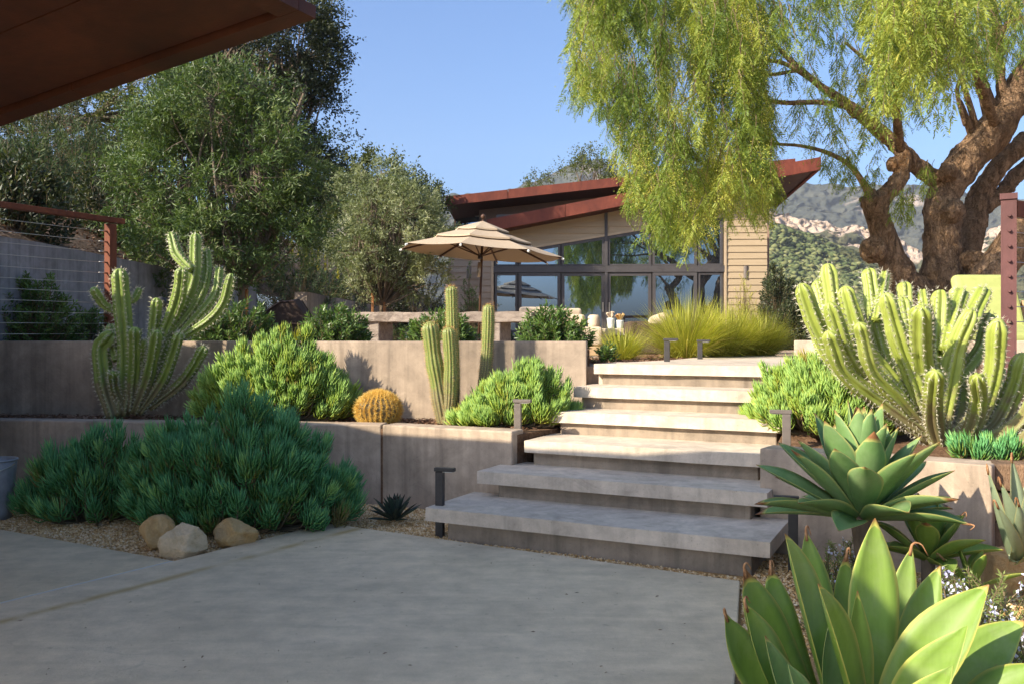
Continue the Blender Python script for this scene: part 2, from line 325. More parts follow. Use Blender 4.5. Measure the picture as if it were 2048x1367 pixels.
M['spike'] = leafy('flower_spike', [(0, (.22, .22, .03)), (1, (.36, .32, .05))], .25, .7, .1)
M['pepper'] = leafy('pepper_leaf', [(0, (.07, .12, .022)), (.4, (.17, .24, .04)), (.72, (.33, .38, .07)), (.9, (.48, .48, .09)), (1, (.64, .59, .14))], .42, .5, .3, (1.25, 1.2, .5))
M['grass'] = leafy('lomandra_blade', [(0, (.2, .23, .03)), (.5, (.42, .42, .06)), (.85, (.58, .53, .1)), (1, (.6, .46, .2))], .3, .5, .3)
M['rosemary'] = leafy('rosemary_leaf', [(0, (.09, .13, .04)), (.5, (.17, .22, .06)), (1, (.30, .35, .11))], .25, .5, .3)
M['flower'] = leafy('pale_flower', [(0, (.55, .55, .8)), (1, (.75, .75, .9))], .3, .7, .1)
M['chaparral'] = leafy('chaparral_leaf', [(0, (.06, .08, .03)), (.6, (.11, .13, .05)), (1, (.19, .19, .08))], 0, .9, .05)
def cactus_mat(name, c1, c2, c3):
    k = NM(name); co = k.coord(); f = k.noise(co, 4, 5, .6, .5); a = k.n('ShaderNodeAttribute', attribute_name='rnd')
    c = k.ramp(f, [(.3, c1), (.55, c2), (.75, c3)]); g = k.noise(co, 14, 4, .6)
    c = k.mix(k.ramp(g, [(.62, 0.), (.72, .55)]), c, (.17, .12, .06))
    tc = k.n('ShaderNodeTexCoord'); sp_ = k.n('ShaderNodeSeparateXYZ'); k.l(tc.outputs['Object'], sp_.inputs[0]); m0 = k.n('ShaderNodeMath', operation='MULTIPLY_ADD'); m0.inputs[1].default_value = -.5; k.l(g, m0.inputs[0]); k.l(sp_.outputs['Z'], m0.inputs[2])
    c = k.mix(k.ramp(m0.outputs[0], [(0., .8), (.12, 0.)]), c, (.20, .15, .09))          # corky old wood at the foot
    c = k.mix(k.ramp(a.outputs['Fac'], [(.55, 0.), (1, .65)]), c, (.30, .34, .14))
    return k.fin(k.bsdf(c, .45, .35, k.noise(co, 60, 3), .1, .003))
M['cactus'] = cactus_mat('candelabra_cactus', (.2, .25, .035), (.28, .33, .06), (.36, .40, .10))
M['cactusdark'] = cactus_mat('candelabra_cactus_dark', (.13, .19, .03), (.18, .25, .045), (.25, .31, .065))
M['torch'] = cactus_mat('torch_cactus', (.15, .19, .045), (.19, .23, .055), (.24, .27, .07))
M['barrel'] = cactus_mat('barrel_cactus', (.14, .16, .03), (.18, .19, .04), (.22, .22, .05))
M['spine'] = leafy('pale_spine', [(0, (.10, .07, .045)), (.35, (.5, .45, .34)), (1, (.72, .68, .56))], .2, .6, .2)
M['goldspine'] = leafy('golden_spine', [(0, (.55, .28, .05)), (.5, (.75, .52, .12)), (1, (.85, .68, .26))], .3, .6, .2)
M['rustspine'] = leafy('rust_spine', [(0, (.4, .18, .04)), (.5, (.55, .37, .15)), (1, (.66, .52, .28))], .3, .6, .2)
def agave_mat(name, c1, c2, edge, tip):
    k = NM(name); a = k.n('ShaderNodeAttribute', attribute_name='rnd'); co = k.coord((1, 1, 1)); f = k.noise(co, 6, 4, .6)
    c = k.ramp(f, [(.3, c1), (.7, c2)]); ln = k.noise(k.coord((40, 40, 3)), 2, 3); c = k.mix(.25, c, k.ramp(ln, [(.35, .8), (.65, 1.15)]), 'MULTIPLY')
    du = k.noise(co, 3.5, 6, .7, .6); c = k.mix(k.ramp(du, [(.45, 0.), (.75, .4)]), c, (.40, .43, .28))
    sc__ = k.noise(k.coord((1, 1, .6)), 34, 4, .6); c = k.mix(k.ramp(sc__, [(.68, 0.), (.74, .6)]), c, (.24, .2, .09))
    # rnd: 0..1 across the blade (edge = 1), above 1.5 marks the dry tip
    c = k.mix(k.ramp(a.outputs['Fac'], [(.86, 0.), (.97, .85)]), c, edge)
    mt = k.n('ShaderNodeMath', operation='SUBTRACT'); mt.inputs[1].default_value = 1.2; mt.use_clamp = True; k.l(a.outputs['Fac'], mt.inputs[0])
    c = k.mix(mt.outputs[0], c, tip); b = k.bsdf(c, k.ramp(du, [(.3, .38), (.7, .62)]), .35, ln, .12, .004)
    t = k.n('ShaderNodeBsdfTranslucent'); k.l(k.mix(1.0, c, (1.25, 1.3, .35), 'MULTIPLY'), t.inputs[0]); m = k.n('ShaderNodeMixShader'); m.inputs[0].default_value = .3
    k.l(b.outputs[0], m.inputs[1]); k.l(t.outputs[0], m.inputs[2]); return k.fin(m)
M['agave'] = agave_mat('foxtail_agave', (.19, .31, .05), (.26, .39, .075), (.55, .52, .13), (.32, .15, .06))
M['agavegreen'] = agave_mat('foxtail_agave_grey', (.15, .28, .085), (.22, .36, .13), (.48, .48, .16), (.3, .14, .06))
M['agaveblue'] = agave_mat('dark_agave', (.035, .06, .045), (.06, .09, .065), (.06, .05, .04), (.04, .02, .015))
M['agavepale'] = agave_mat('pale_agave', (.24, .31, .19), (.32, .38, .24), (.42, .4, .18), (.3, .15, .07))
rs = np.random.RandomState(7)
# ================================================================== ground, terraces, beds
g = Geo(); g.slab([(-1400, -150), (1400, -150), (1400, 1500), (-1400, 1500)], -.5, -.035); struct(g, 'ground', M['gravelbase'])
def pat(poly, mat, z1=0., name='patio', z0=-.12, bev=.006):
    g = Geo(); g.slab(poly, z0, z1); return struct(g, name, mat, bevel=bev)
PA = (-1.823, 4.72); PC = (-1.196, 5.68); PE = (1.128, 4.33)
vb = np.array(PC)-np.array(PA); vb = vb/np.linalg.norm(vb)
J0 = np.array(PA)-vb*6.5
pat([tuple(J0), (-9, -16), (16, -16), (16, 1.2), (.62, 1.3), (.62, 2.2), (.77, 3.03), PE, PC, PA], M['patio'])  # unseen part behind the camera enlarged to bounce sunlight into the shade
dl = np.array((-3.22, 5.5))-np.array(PA); dl = dl/np.linalg.norm(dl)
o2 = np.array((-vb[1], vb[0]))*.022
pat([tuple(J0+o2), tuple(np.array(PA)+o2), tuple(np.array(PA)+o2+dl*6), tuple(J0+o2+dl*6)], M['patio2'])
g = Geo(); g.slab([tuple(J0+o2*.04), tuple(np.array(PA)+o2*.04), tuple(np.array(PA)+o2*.96), tuple(J0+o2*.96)], -.1, -.003)
struct(g, 'joint_strip', M['joint'])
TERR = [(-4.72, 7.8), (-1.5, 7.42), (.66, 7.2), (2.0, 6.62), (3.0, 9.55), (6.4, 7.9), (45, 6), (45, 75), (-4.72, 75)]
g = Geo(); g.slab(TERR, -.1, .965); struct(g, 'terrace', M['terrace'])
g = Geo(); g.slab([(-5.2, 6.98), (-1.07, 6.5), (.03, 6.05), (.62, 6.9), (.6, 7.2), (-1.5, 7.45), (-5.2, 7.8)], -.1, [.53]*7); struct(g, 'soil_bed', M['soil'])
g = Geo(); g.slab([(-4.7, 7.8), (.64, 7.22), (.75, 8.6), (-1, 9.3), (-4.7, 9.7)], .5, 1.1); struct(g, 'soil_bed', M['soil'])
g = Geo(); g.slab([(1.6, 5.2), (2.5, 4.6), (7, 2.6), (8, 7.2), (3.06, 9.6), (2.1, 6.4), (1.66, 5.5)], -.1, [.5, .5, .5, .9, .955, .74, .52]); struct(g, 'soil_bed', M['soil'])
# concrete landing and path beyond the top step
PATH = [(.70, 7.13), (2.08, 6.445), (2.72, 8.5), (3.0, 9.4), (3.6, 12.5), (3.0, 12.5), (2.45, 10.6), (1.54, 8.5), (.95, 7.65)]
g = Geo(); g.slab(PATH, .7, .985); struct(g, 'path', M['step'], bevel=.01)

# ================================================================== stairs
st = thing('stairs', 'broad pale concrete stairs of six floating treads climbing to the terrace', 'stairs', (0.3, 5.2, 0))
VK = [4.55, 5.03, 5.42, 5.89, 6.24, 6.63, 7.05]
UL = [-2.85, -2.75, -2.60, -2.60, -2.57, -2.55]; UR = [-.80, -.90, -1.0, -.97, -.97, -.93]
for k in range(6):
    z1 = .165*(k+1); th = .08; v0 = VK[k]; v1 = VK[k+1]+.14
    # slightly uneven, hand-finished edge: several points along the nose
    n = 9; us = np.linspace(UL[k], UR[k], n); wob = .006*fbm(np.c_[us*3, us*0+k*7, us*0], 2, 3)
    fr = [tuple(uv(u, v0+w)) for u, w in zip(us, wob)]; poly = fr+[tuple(uv(UR[k], v1)), tuple(uv(UL[k], v1))]
    g = Geo(); g.slab(poly, z1-th, z1); t_ = g.build('tread', M['step'], st, bevel=.014, seg=3)
    ins = (.13 if k < 2 else .05); insr = (.10 if k < 2 else .03)
    poly = [tuple(uv(UL[k]+ins, v0+.045)), tuple(uv(UR[k]-insr, v0+.045)), tuple(uv(UR[k]-insr, v1+.05)), tuple(uv(UL[k]+ins, v1+.05))]
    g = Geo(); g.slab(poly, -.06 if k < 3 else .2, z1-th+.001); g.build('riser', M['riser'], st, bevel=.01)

# ================================================================== plastered garden walls
def wall(pts, thick, z0, z1, label, mat='wall', name='garden_wall', joints=()):
    """pts: front line from left to right; thickness is added behind"""
    p = np.asarray(pts, float); loc = (p[:, 0].mean(), p[:, 1].mean(), z0); zt = np.broadcast_to(z1, (len(p),))
    d = np.gradient(p, axis=0); nn = norm(np.c_[-d[:, 1], d[:, 0]])
    back = p+nn*thick; poly = list(map(tuple, p))+list(map(tuple, back[::-1]))
    g = Geo(); g.slab(poly, z0, list(zt)+list(zt[::-1]))
    o = g.build(name, M[mat], loc=loc, bevel=.012, seg=3); return tag(o, label, 'wall', kind='thing')
def wob(p0, p1, n, amp=.008, s=0):
    t = np.linspace(0, 1, n)[:, None]; p = np.asarray(p0)*(1-t)+np.asarray(p1)*t
    p[1:-1, 1] += amp*fbm(np.c_[p[1:-1, 0]*2, p[1:-1, 0]*0+s, p[1:-1, 0]*0], 2); return [tuple(q) for q in p]
wall(wob((-5.4, 7.02), (-.965, 6.455), 9), .19, -.06, .56, 'long left section of the low brown plaster wall behind the dark green succulents')
wall([(-.958, 6.452), (-.48, 6.218), (.0, 5.985)], .19, -.06, .561, 'short section of the low brown plaster wall ending at the stairs')
wall(wob((-5.4, 7.74), (.60, 7.06), 14, .012, 5), .2, -.06, 1.172, 'tall brown plaster wall with streaks behind the column cacti')
wall([(1.44, 5.09), (2.41, 4.39)], .2, -.06, .56, 'short tan plaster wall on the right behind the large agaves')
wall([(3.06, 9.5), (6.4, 7.85)], .2, .3, 1.172, 'tan terrace wall behind the big spiny cactus')
w_ = wall([(-4.98, 6.4), (-4.75, 8.4), (-4.72, 15.4)], -.22, -.06, 2.1, 'grey concrete retaining wall below the hillside, behind the cable fence', 'greywall')
wall([(-4.95, 15.6), (-4.72, 15.6)], .25, .9, 2.12, 'narrow tan wall end beside the covered grill', 'wall')
wall([(-4.3, 17.3), (-3.95, 30)], -.25, .9, 2.1, 'board formed tan retaining wall behind the small olive tree', 'boardwall')
# timber sleepers at the right edge
for i in range(4):
    z = -.03+.15*i; g = Geo(); j = rs.uniform(-.02, .02)
    p = np.array((2.47+j, 4.55, z+.072)); q = p+np.array((1.7, -.82, 0)); g.bar(p, q, .17, .138)
    o = g.build('timber_sleeper', M['timber'], loc=tuple(p), bevel=.012)
    tag(o, ['lowest weathered timber sleeper right of the tan plaster wall', 'second weathered sleeper from the ground, right of the tan plaster wall', 'third weathered sleeper from the ground, right of the tan plaster wall', 'topmost weathered sleeper right of the tan plaster wall'][i], 'timber', 'stacked timber sleepers')

# ================================================================== weathered steel carport at the top left
C0 = np.array((-.773, 3.45)); SL = .11
def rp(u, v, dz=0): q = C0-UX*u-VX*v; return np.array((q[0], q[1], 2.456-SL*u+dz))
cp = thing('carport', 'rust red steel carport roof overhanging the top left corner', 'carport', (-5.3, 5.0, 0))
def rslab(g, u0, u1, v0, v1, d0, d1):
    c4 = [(u0, v0), (u1, v0), (u1, v1), (u0, v1)]; b = np.array([rp(*q) for q in c4]); t = b+(0, 0, d1)
    if d1 > .1:                               # top edge, hidden from below, shaped to place the roof's shadow
        t = np.array([(*rp(*q)[:2], max(rp(*q)[2]+.05, 2.36)-(.12-d1)) for q in c4])
    g.faces_slab(b+(0, 0, d0), t, 4, .5)
UMAX = 8.2
for u0, u1 in ((0, 1.3), (1.304, UMAX)):
    g = Geo(); rslab(g, u0, u1, 0, .1, 0, .12); g.build('fascia', M['cortenshade'], cp)
g = Geo(); rslab(g, 0, .1, .103, 4.7, 0, .27); g.build('fascia', M['cortenshade'], cp)  # side edge raised out of sight so its shadow reaches farther right
for u0, u1 in ((.1, 1.3), (1.304, UMAX)):
    g = Geo(); rslab(g, u0, u1, .1, 4.7, .0505 if u0 < 1 else .085, .115); g.build('roof_deck', M['corten'], cp)
vs = [.125, .62, 1.12, 1.62, 2.4, 3.2, 4.0, 4.7]
for a, b in zip(vs[:-1], vs[1:]):
    g = Geo(); rslab(g, .125, UMAX, a, b-.008, .02, .035); g.build('soffit_panel', M['cortenshade'], cp)
g = Geo(); q0 = rp(4.3, .5); q1 = rp(8, .5); q2 = rp(8, 4.5); q3 = rp(4.3, 4.5)
g.slab([tuple(q[:2]) for q in (q0, q3, q2, q1)], -.1, [q[2]+.08 for q in (q0, q3, q2, q1)]); g.build('wall', M['wall'], cp)
# plain unseen block, added left of the frame to cast shade
S0 = np.array((-3.98, 6.28)); sp = [tuple(S0-UX*a-VX*c) for a, c in ((0, 0), (4, 0), (4, 1.2), (0, 1.2))]
g = Geo(); g.slab(sp, -.1, [2.28, 2.1, 2.1, 2.28]); tag(g.build('shade_block', M['wall'], loc=(-5.5, 7, 0)), 'plaster store room wall left of the picture beside the carport', 'building')

# ================================================================== gravel
def in_poly(p, poly):
    x, y = p[:, 0], p[:, 1]; c = np.zeros(len(p), bool); n = len(poly)
    for i in range(n):
        x1, y1 = poly[i]; x2, y2 = poly[(i+1) % n]
        c ^= ((y1 > y) != (y2 > y)) & (x < (x2-x1)*(y-y1)/(y2-y1+1e-12)+x1)
    return c
OCT = np.array([(1, 0, 0), (-1, 0, 0), (0, 1, 0), (0, -1, 0), (0, 0, 1), (0, 0, -1)], float)
OT = np.array([(0, 2, 4), (2, 1, 4), (1, 3, 4), (3, 0, 4), (2, 0, 5), (1, 2, 5), (3, 1, 5), (0, 3, 5)])
def pebbles(polys, dens, size, name, mat, label, z=-.035, zf=None, flat=.7):
    g = Geo()
    for poly in polys:
        pl = np.array(poly); lo, hi = pl.min(0), pl.max(0); n = int(dens*np.prod(hi-lo)); p = rs.uniform(lo, hi, (n, 2)); p = p[in_poly(p, poly)]; n = len(p)
        s = size*rs.uniform(.55, 1.25, (n, 1, 1))*rs.uniform(.7, 1.2, (n, 1, 3))*np.array((1, 1, flat))
        a = rs.uniform(0, 6.28, n); v = OCT[None]*s+rs.normal(0, size*.12, (n, 6, 3)); ca, sa = np.cos(a)[:, None], np.sin(a)[:, None]
        x = v[..., 0]*ca-v[..., 1]*sa; y = v[..., 0]*sa+v[..., 1]*ca; zz = v[..., 2]+size*.3+rs.uniform(0, size*.8, (n, 1))
        base = z if zf is None else zf(p)[:, None]
        w = np.stack([x+p[:, :1], y+p[:, 1:], zz+base], -1)
        t = (OT[None]+np.arange(n)[:, None, None]*6).reshape(-1, 3); g.add(w.reshape(-1, 3), t=t, a=np.repeat(rs.uniform(0, 1, n), 6))
    o = g.build(name, mat); return tag(o, label, 'gravel', kind='stuff')
L1 = np.array(PC)+np.array((.0, .02))
pebbles([[(-1.83, 4.73), (-1.2, 5.70), (-.35, 5.21), (.0, 5.4), (.0, 5.98), (-1.0, 6.45), (-4.2, 6.86), (-3.9, 5.92)]], 9500, .0085, 'gravel', M['gravel'], 'golden pea gravel in the bed left of the stairs')
pebbles([[(-.5, 5.27), (1.12, 4.345), (1.28, 4.42), (-.4, 5.4)], [(1.13, 4.33), (.9, 3.4), (2.4, 3.2), (2.5, 4.35), (1.5, 5.0), (1.25, 4.6)]], 7000, .0085, 'gravel', M['gravel'], 'golden pea gravel along the foot of the stairs')
# a few fallen leaves and grit on the patio
g = Geo(); n = 150; p = np.c_[rs.uniform(-2.6, 1.0, n), rs.uniform(2.6, 5.4, n)]; p = p[in_poly(p, [(-2.4, 2.6), (.7, 2.7), (1.1, 4.3), PC, PA])]; n = len(p); a = rs.uniform(0, 6.28, n); L = rs.uniform(.003, .009, n)*np.where(rs.rand(n) < .2, 1.6, 1); d_ = np.c_[np.cos(a), np.sin(a)]; e_ = np.c_[-np.sin(a), np.cos(a)]
z_ = rs.uniform(.002, .006, n); v = np.stack([np.c_[p-d_*L[:, None], z_*.4], np.c_[p+e_*L[:, None]*.3, z_*1.5], np.c_[p+d_*L[:, None], z_], np.c_[p-e_*L[:, None]*.3, z_*1.2]], 1)
g.add(v.reshape(-1, 3), q=np.arange(n*4).reshape(-1, 4), a=np.repeat(rs.uniform(0, .8, n), 4)); tag(g.build('leaf_litter', M['chips']), 'tiny dry leaf litter scattered on the patio', 'leaf litter', kind='stuff')
# mulch chips: thin slivers
def chips(polys, dens, size, zf, label):
    g = Geo()
    for poly in polys:
        pl = np.array(poly); lo, hi = pl.min(0), pl.max(0); n = int(dens*np.prod(hi-lo)); p = rs.uniform(lo, hi, (n, 2)); p = p[in_poly(p, poly)]; n = len(p)
        d = norm(np.c_[rs.normal(0, 1, (n, 2)), rs.normal(0, .25, n)]); s = norm(np.cross(d, (0, 0, 1))); L = size*rs.uniform(.5, 1.5, (n, 1)); W = L*rs.uniform(.15, .4, (n, 1))
        c = np.c_[p, zf(p)+rs.uniform(.002, .02, n)]; v = np.stack([c-d*L, c+s*W+(0, 0, .004), c+d*L, c-s*W], 1)
        g.add(v.reshape(-1, 3), q=np.arange(n*4).reshape(-1, 4), a=np.repeat(rs.uniform(0, 1, n), 4))
    o = g.build('mulch', M['chips']); tag(o, label, 'mulch', kind='stuff')
chips([[(-4.6, 6.95), (-1.0, 6.66), (.02, 6.2), (.5, 6.9), (-1.5, 7.3), (-4.6, 7.6)]], 1500, .02, lambda p: np.full(len(p), .53), 'brown bark mulch between the two left plaster walls')
chips([[(.75, 7.6), (1.5, 8.5), (2.4, 10.6), (2.0, 12), (.5, 9)]], 1500, .02, lambda p: np.full(len(p), .965), 'brown bark mulch under the ornamental grasses')

# ================================================================== hillside, mountains
def hill_z(x, y):
    d = np.maximum(-4.85-x, 0); z = 2.02+.52*d-.006*d*d*(d < 43); z = np.where(d > 43, 2.02+.52*43-.006*43*43, z)
    return z+.12*fbm(np.stack([x*.4, y*.4, x*0], -1), 3)*np.minimum(d, 1)+.02*(y-12)*np.minimum(d, 2)*.5
nx, ny = 60, 70; X, Y = np.meshgrid(-4.88-55*np.linspace(0, 1, nx)**1.6, np.linspace(5.8, 75, ny)); Z = hill_z(X, Y)
v = np.stack([X, Y, Z], -1).reshape(-1, 3); idx = np.arange(nx*ny).reshape(ny, nx)
q = np.stack([idx[:-1, :-1], idx[1:, :-1], idx[1:, 1:], idx[:-1, 1:]], -1).reshape(-1, 4)
g = Geo(); g.add(v, q=q); struct(g, 'hillside', M['hill'], smooth=True)
chips([[(-10.5, 7), (-4.95, 7), (-4.95, 14), (-10.5, 16)]], 260, .035, lambda p: hill_z(p[:, 0], p[:, 1]), 'straw and bark mulch on the hillside above the grey wall')

def mtn_mat(name, veg1, veg2, rock1, rock2, rocklevel, vs):
    k = NM(name); co = k.coord(); a = k.n('ShaderNodeAttribute', attribute_name='rnd'); f = k.noise(co, vs, 6, .7); vor = k.n('ShaderNodeTexVoronoi'); vor.inputs['Scale'].default_value = vs*5; k.l(co, vor.inputs['Vector'])
    c = k.ramp(f, [(.36, veg1), (.62, veg2)]); fn = k.noise(co, vs*9, 6, .75); c = k.mix(.6, c, k.ramp(fn, [(.35, .5), (.65, 1.4)]), 'MULTIPLY')
    rk = k.ramp(k.noise(k.coord((1, 1, .6)), vs*7, 8, .78), [(.36, rock1), (.6, rock2)]); c = k.mix(k.ramp(a.outputs['Fac'], [(rocklevel, 0.), (rocklevel+.12, 1.)]), c, rk)
    return k.fin(k.bsdf(c, .95, .05, fn, .7, .25/vs))
M['mt1'] = mtn_mat('chaparral_slope', (.045, .06, .022), (.16, .155, .06), (.5, .36, .24), (.62, .47, .33), .62, .10)
M['mt2'] = mtn_mat('sandstone_ridge', (.07, .075, .035), (.15, .14, .075), (.34, .24, .165), (.66, .51, .38), .38, .05)
M['mt3'] = mtn_mat('far_mountain', (.05, .058, .045), (.10, .10, .075), (.36, .28, .22), (.5, .4, .32), .60, .022)
def mountain(name, mat, prof, D0, D1, ncol, nrow, amp, fs, rockfn, ybase, seed, ridged=False, pw=1.0):
    """prof: (pixel x, pixel y) of the skyline seen at distance D1; the slope falls to row ybase at distance D0"""
    pr = np.array(prof, float); xs = np.linspace(pr[0, 0], pr[-1, 0], ncol); yt = np.interp(xs, pr[:, 0], pr[:, 1])
    t = np.linspace(0, 1.25, nrow)[:, None]; tt = np.minimum(t, 1); D = D0+(D1-D0)*t; yy = np.minimum(ybase, 1e9)+(yt[None]-ybase)*(tt**pw)
    Xw = (xs[None]-1024)/F*D; Zw = EYE+(HZ-yy)/F*(D0+(D1-D0)*tt); Zw = np.where(t > 1, Zw-(t-1)*(D1-D0)*.9, Zw)
    P = np.stack([Xw, np.broadcast_to(D, Xw.shape), Zw], -1); q_ = P*fs
    n1 = fbm(q_, 5, seed); n2 = fbm(q_*np.array((1, .6, 1))*4, 4, seed+40)
    if ridged: n1 = 1-2*np.abs(n1); 
    env = np.minimum(1, t*6)
    P[..., 2] += amp*(n1*.6)*env+amp*.25*n2*env; P[..., 1] += amp*n2*.8+amp*.5*fbm(q_*16, 3, seed+80)*env
    a = rockfn(Xw, t+0*Xw, n1, n2, xs)
    idx = np.arange(nrow*ncol).reshape(nrow, ncol); q = np.stack([idx[:-1, :-1], idx[:-1, 1:], idx[1:, 1:], idx[1:, :-1]], -1).reshape(-1, 4)
    g = Geo(); g.add(P.reshape(-1, 3), q=q, a=np.clip(a, 0, 1).ravel()); return struct(g, name, M[mat], smooth=True), P
_, MP = mountain('mountain', 'mt1', [(1150, 470), (1400, 440), (1520, 442), (1560, 450), (1640, 478), (1720, 505), (1800, 545), (1900, 590), (2000, 600), (2300, 600)], 150, 420, 420, 170, 6, .02,
         lambda X, t, a, b, xs: .35+.28*(b-.1)+.1*(t > .9), 700, 1)
mountain('mountain', 'mt2', [(1100, 470), (1400, 430), (1530, 415), (1560, 428), (1640, 448), (1720, 462), (1800, 488), (1860, 512), (1900, 520), (1960, 480), (2020, 452), (2300, 430)], 430, 640, 420, 120, 9, .022,
         lambda X, t, a, b, xs: np.clip(1.1-np.abs(t-.93)*4.2+.5*b, 0, 1)*(.75+.5*b), 640, 5, True)
mountain('mountain', 'mt3', [(600, 420), (1000, 400), (1080, 372), (1120, 356), (1165, 340), (1192, 332), (1215, 336), (1250, 352), (1400, 385), (1535, 396), (1570, 388), (1610, 380), (1690, 386), (1760, 380), (1850, 388), (1950, 400), (2048, 415), (2400, 420)], 700, 1250, 520, 170, 22, .006,
         lambda X, t, a, b, xs: .42+.3*b+.25*np.exp(-((xs[None]-1190)/70)**2)*(t > .7), 640, 9, True)
# ================================================================== house
HD = 24.0; HS = F/HD; HX0 = (1212-1024)/HS; HZ0 = .95
hs = thing('house', 'tan sided house with tilted rust red steel roofs and tall dark framed windows', 'house', (HX0, HD, HZ0))
hs.rotation_euler.z = R(-2.6)
hs['o'] = [0, 0, 0]                          # parts below are built in the house's own axes: x along the front, y back, z up
def hx(px): return (px-1212)/HS
def hz(py): return EYE-HZ0+(HZ-py)/HS
def line(p, q):
    (x0, y0), (x1, y1) = p, q; x0, x1 = hx(x0), hx(x1); z0, z1 = hz(y0), hz(y1); m = (z1-z0)/(x1-x0); return lambda x: z0+m*(x-x0)
wintop = line((987, 509), (1445, 436)); under = line((975, 470), (1638, 352))
def clip(poly, f):
    out = []; n = len(poly)
    for i in range(n):
        a, b = poly[i], poly[(i+1) % n]; fa, fb = f(a), f(b)
        if fa >= 0: out.append(a)
        if (fa >= 0) != (fb >= 0):
            t = fa/(fa-fb); out.append((a[0]+(b[0]-a[0])*t, a[1]+(b[1]-a[1])*t))
    return out
ROW = .178
def siding(x0, x1, zlo, mat, wparent):
    """lap boards between x0 and x1, from zlo(x) up to the roof"""
    i = 0
    while True:
        z0 = -.1+i*ROW; z1 = z0+ROW+.012; i += 1
        if z0 > max(under(x0), under(x1)): break
        poly = [(x0, z0), (x1, z0), (x1, z1), (x0, z1)]
        if zlo is not None: poly = clip(poly, lambda p: p[1]-zlo(p[0])-.06)
        if len(poly) > 2: poly = clip(poly, lambda p: under(p[0])+.1-p[1])
        if len(poly) < 3: continue
        pz = np.array([p[1] for p in poly]); yf = -.012-.026*(1-(pz-z0)/(z1-z0))
        g = Geo(); g.prism(poly, yf, .0); g.build('board', mat, wparent)
xl, xw0, xw1, xr = hx(895), hx(987), hx(1445), hx(1530)
def wallpoly(name, poly, y0, y1, mat, parent=hs):
    g = Geo(); g.prism(poly, y0, y1); return g.build(name, mat, parent)
wl = wallpoly('wall', [(xl, -.3), (xw0, -.3), (xw0, under(xw0)+.1), (xl, under(xl)+.1)], .002, 8, M['sidingshade'])
wr = wallpoly('wall', [(xw1, -.3), (xr, -.3), (xr, under(xr)+.1), (xw1, under(xw1)+.1)], .002, 8, M['siding'])
wg = wallpoly('wall', [(xw0+.002, wintop(xw0)+.05), (xw1-.002, wintop(xw1)+.05), (xw1-.002, under(xw1)+.1), (xw0+.002, under(xw0)+.1)], .004, .3, M['siding'])
siding(xl, xw0-.07, None, M['sidingshade'], wl); siding(xw1+.07, xr, None, M['siding'], wr); siding(xw0-.066, xw1+.066, wintop, M['siding'], wg)
for x in (xw0-.035, xw1+.035):
    g = Geo(); g.box((x, -.03, 1.4), (.033, .03, 1.5 if x < 0 else 2.0), 0); g.build('corner_trim', M['trim'], hs)
g = Geo(); g.prism([(xw0, wintop(xw0)), (xw1, wintop(xw1)), (xw1, wintop(xw1)+.06), (xw0, wintop(xw0)+.06)], -.05, .0); g.build('head_trim', M['trim'], hs)
# dark interior behind the glass
g = Geo(); g.box(((xw0+xw1)/2, 1.2, 1.6), ((xw1-xw0)/2, .02, 2.2)); g.build('interior_wall', M['frame'], hs)
# glazing: beam between two rows, each bay a window with its own frame and pane
g = Geo(); g.box(((xw0+xw1)/2, .0, (hz(532)+hz(545))/2), ((xw1-xw0)/2, .07, (hz(532)-hz(545))/2)); g.build('beam', M['frame'], hs)
bays = [(989, 1035), (1037, 1121), (1123, 1209), (1215, 1302), (1304, 1392), (1394, 1443)]
for i, (a, b) in enumerate(bays):
    x0, x1 = hx(a), hx(b); zb = hz(531.5); fw = .068
    wd_ = thing('window', None, None, (0, 0, 0)); wd_.parent = hs
    def ring(g, P, I, y0, y1):
        n = len(P)
        for k_ in range(n):
            j = (k_+1) % n; g.prism([P[k_], P[j], I[j], I[k_]], y0, y1)
    P = [(x0, zb), (x1, zb), (x1, wintop(x1)-.01), (x0, wintop(x0)-.01)]; I = [(x0+fw, zb+fw*.6), (x1-fw, zb+fw*.6), (x1-fw, wintop(x1-fw)-fw-.01), (x0+fw, wintop(x0+fw)-fw-.01)]
    g = Geo(); ring(g, P, I, -.03, .05); g.build('frame', M['frame'], wd_)
    g = Geo(); g.prism(I, .012, .02); g.build('pane', M['glass'], wd_)
    # lower row
    dr = thing('door' if 1 <= i <= 4 else 'window', None, None, (0, 0, 0)); dr.parent = hs
    zt = hz(546); f2 = .085 if 1 <= i <= 4 else .06; rec = -.03 if i in (1, 4) else .0
    P = [(x0, -.05), (x1, -.05), (x1, zt), (x0, zt)]; I = [(x0+f2, .05), (x1-f2, .05), (x1-f2, zt-f2), (x0+f2, zt-f2)]
    g = Geo(); ring(g, P, I, -.03+rec, .04+rec); g.build('frame', M['frame'], dr)
    g = Geo(); g.prism(I, .012+rec, .02+rec); g.build('pane', M['glass'], dr)
    if i in (2, 3):
        xx = x1-.045 if i == 2 else x0+.045; g = Geo(); g.box((xx, -.05, 1.08), (.014, .018, .13)); g.build('handle', M['steel'], dr)
for o in list(hs.children):
    if o.type == 'EMPTY': o['o'] = [0, 0, 0]
g = Geo(); g.box(((hx(1209)+hx(1215))/2, -.005, 2), (.04, .06, 2.06)); g.build('mullion', M['frame'], hs)
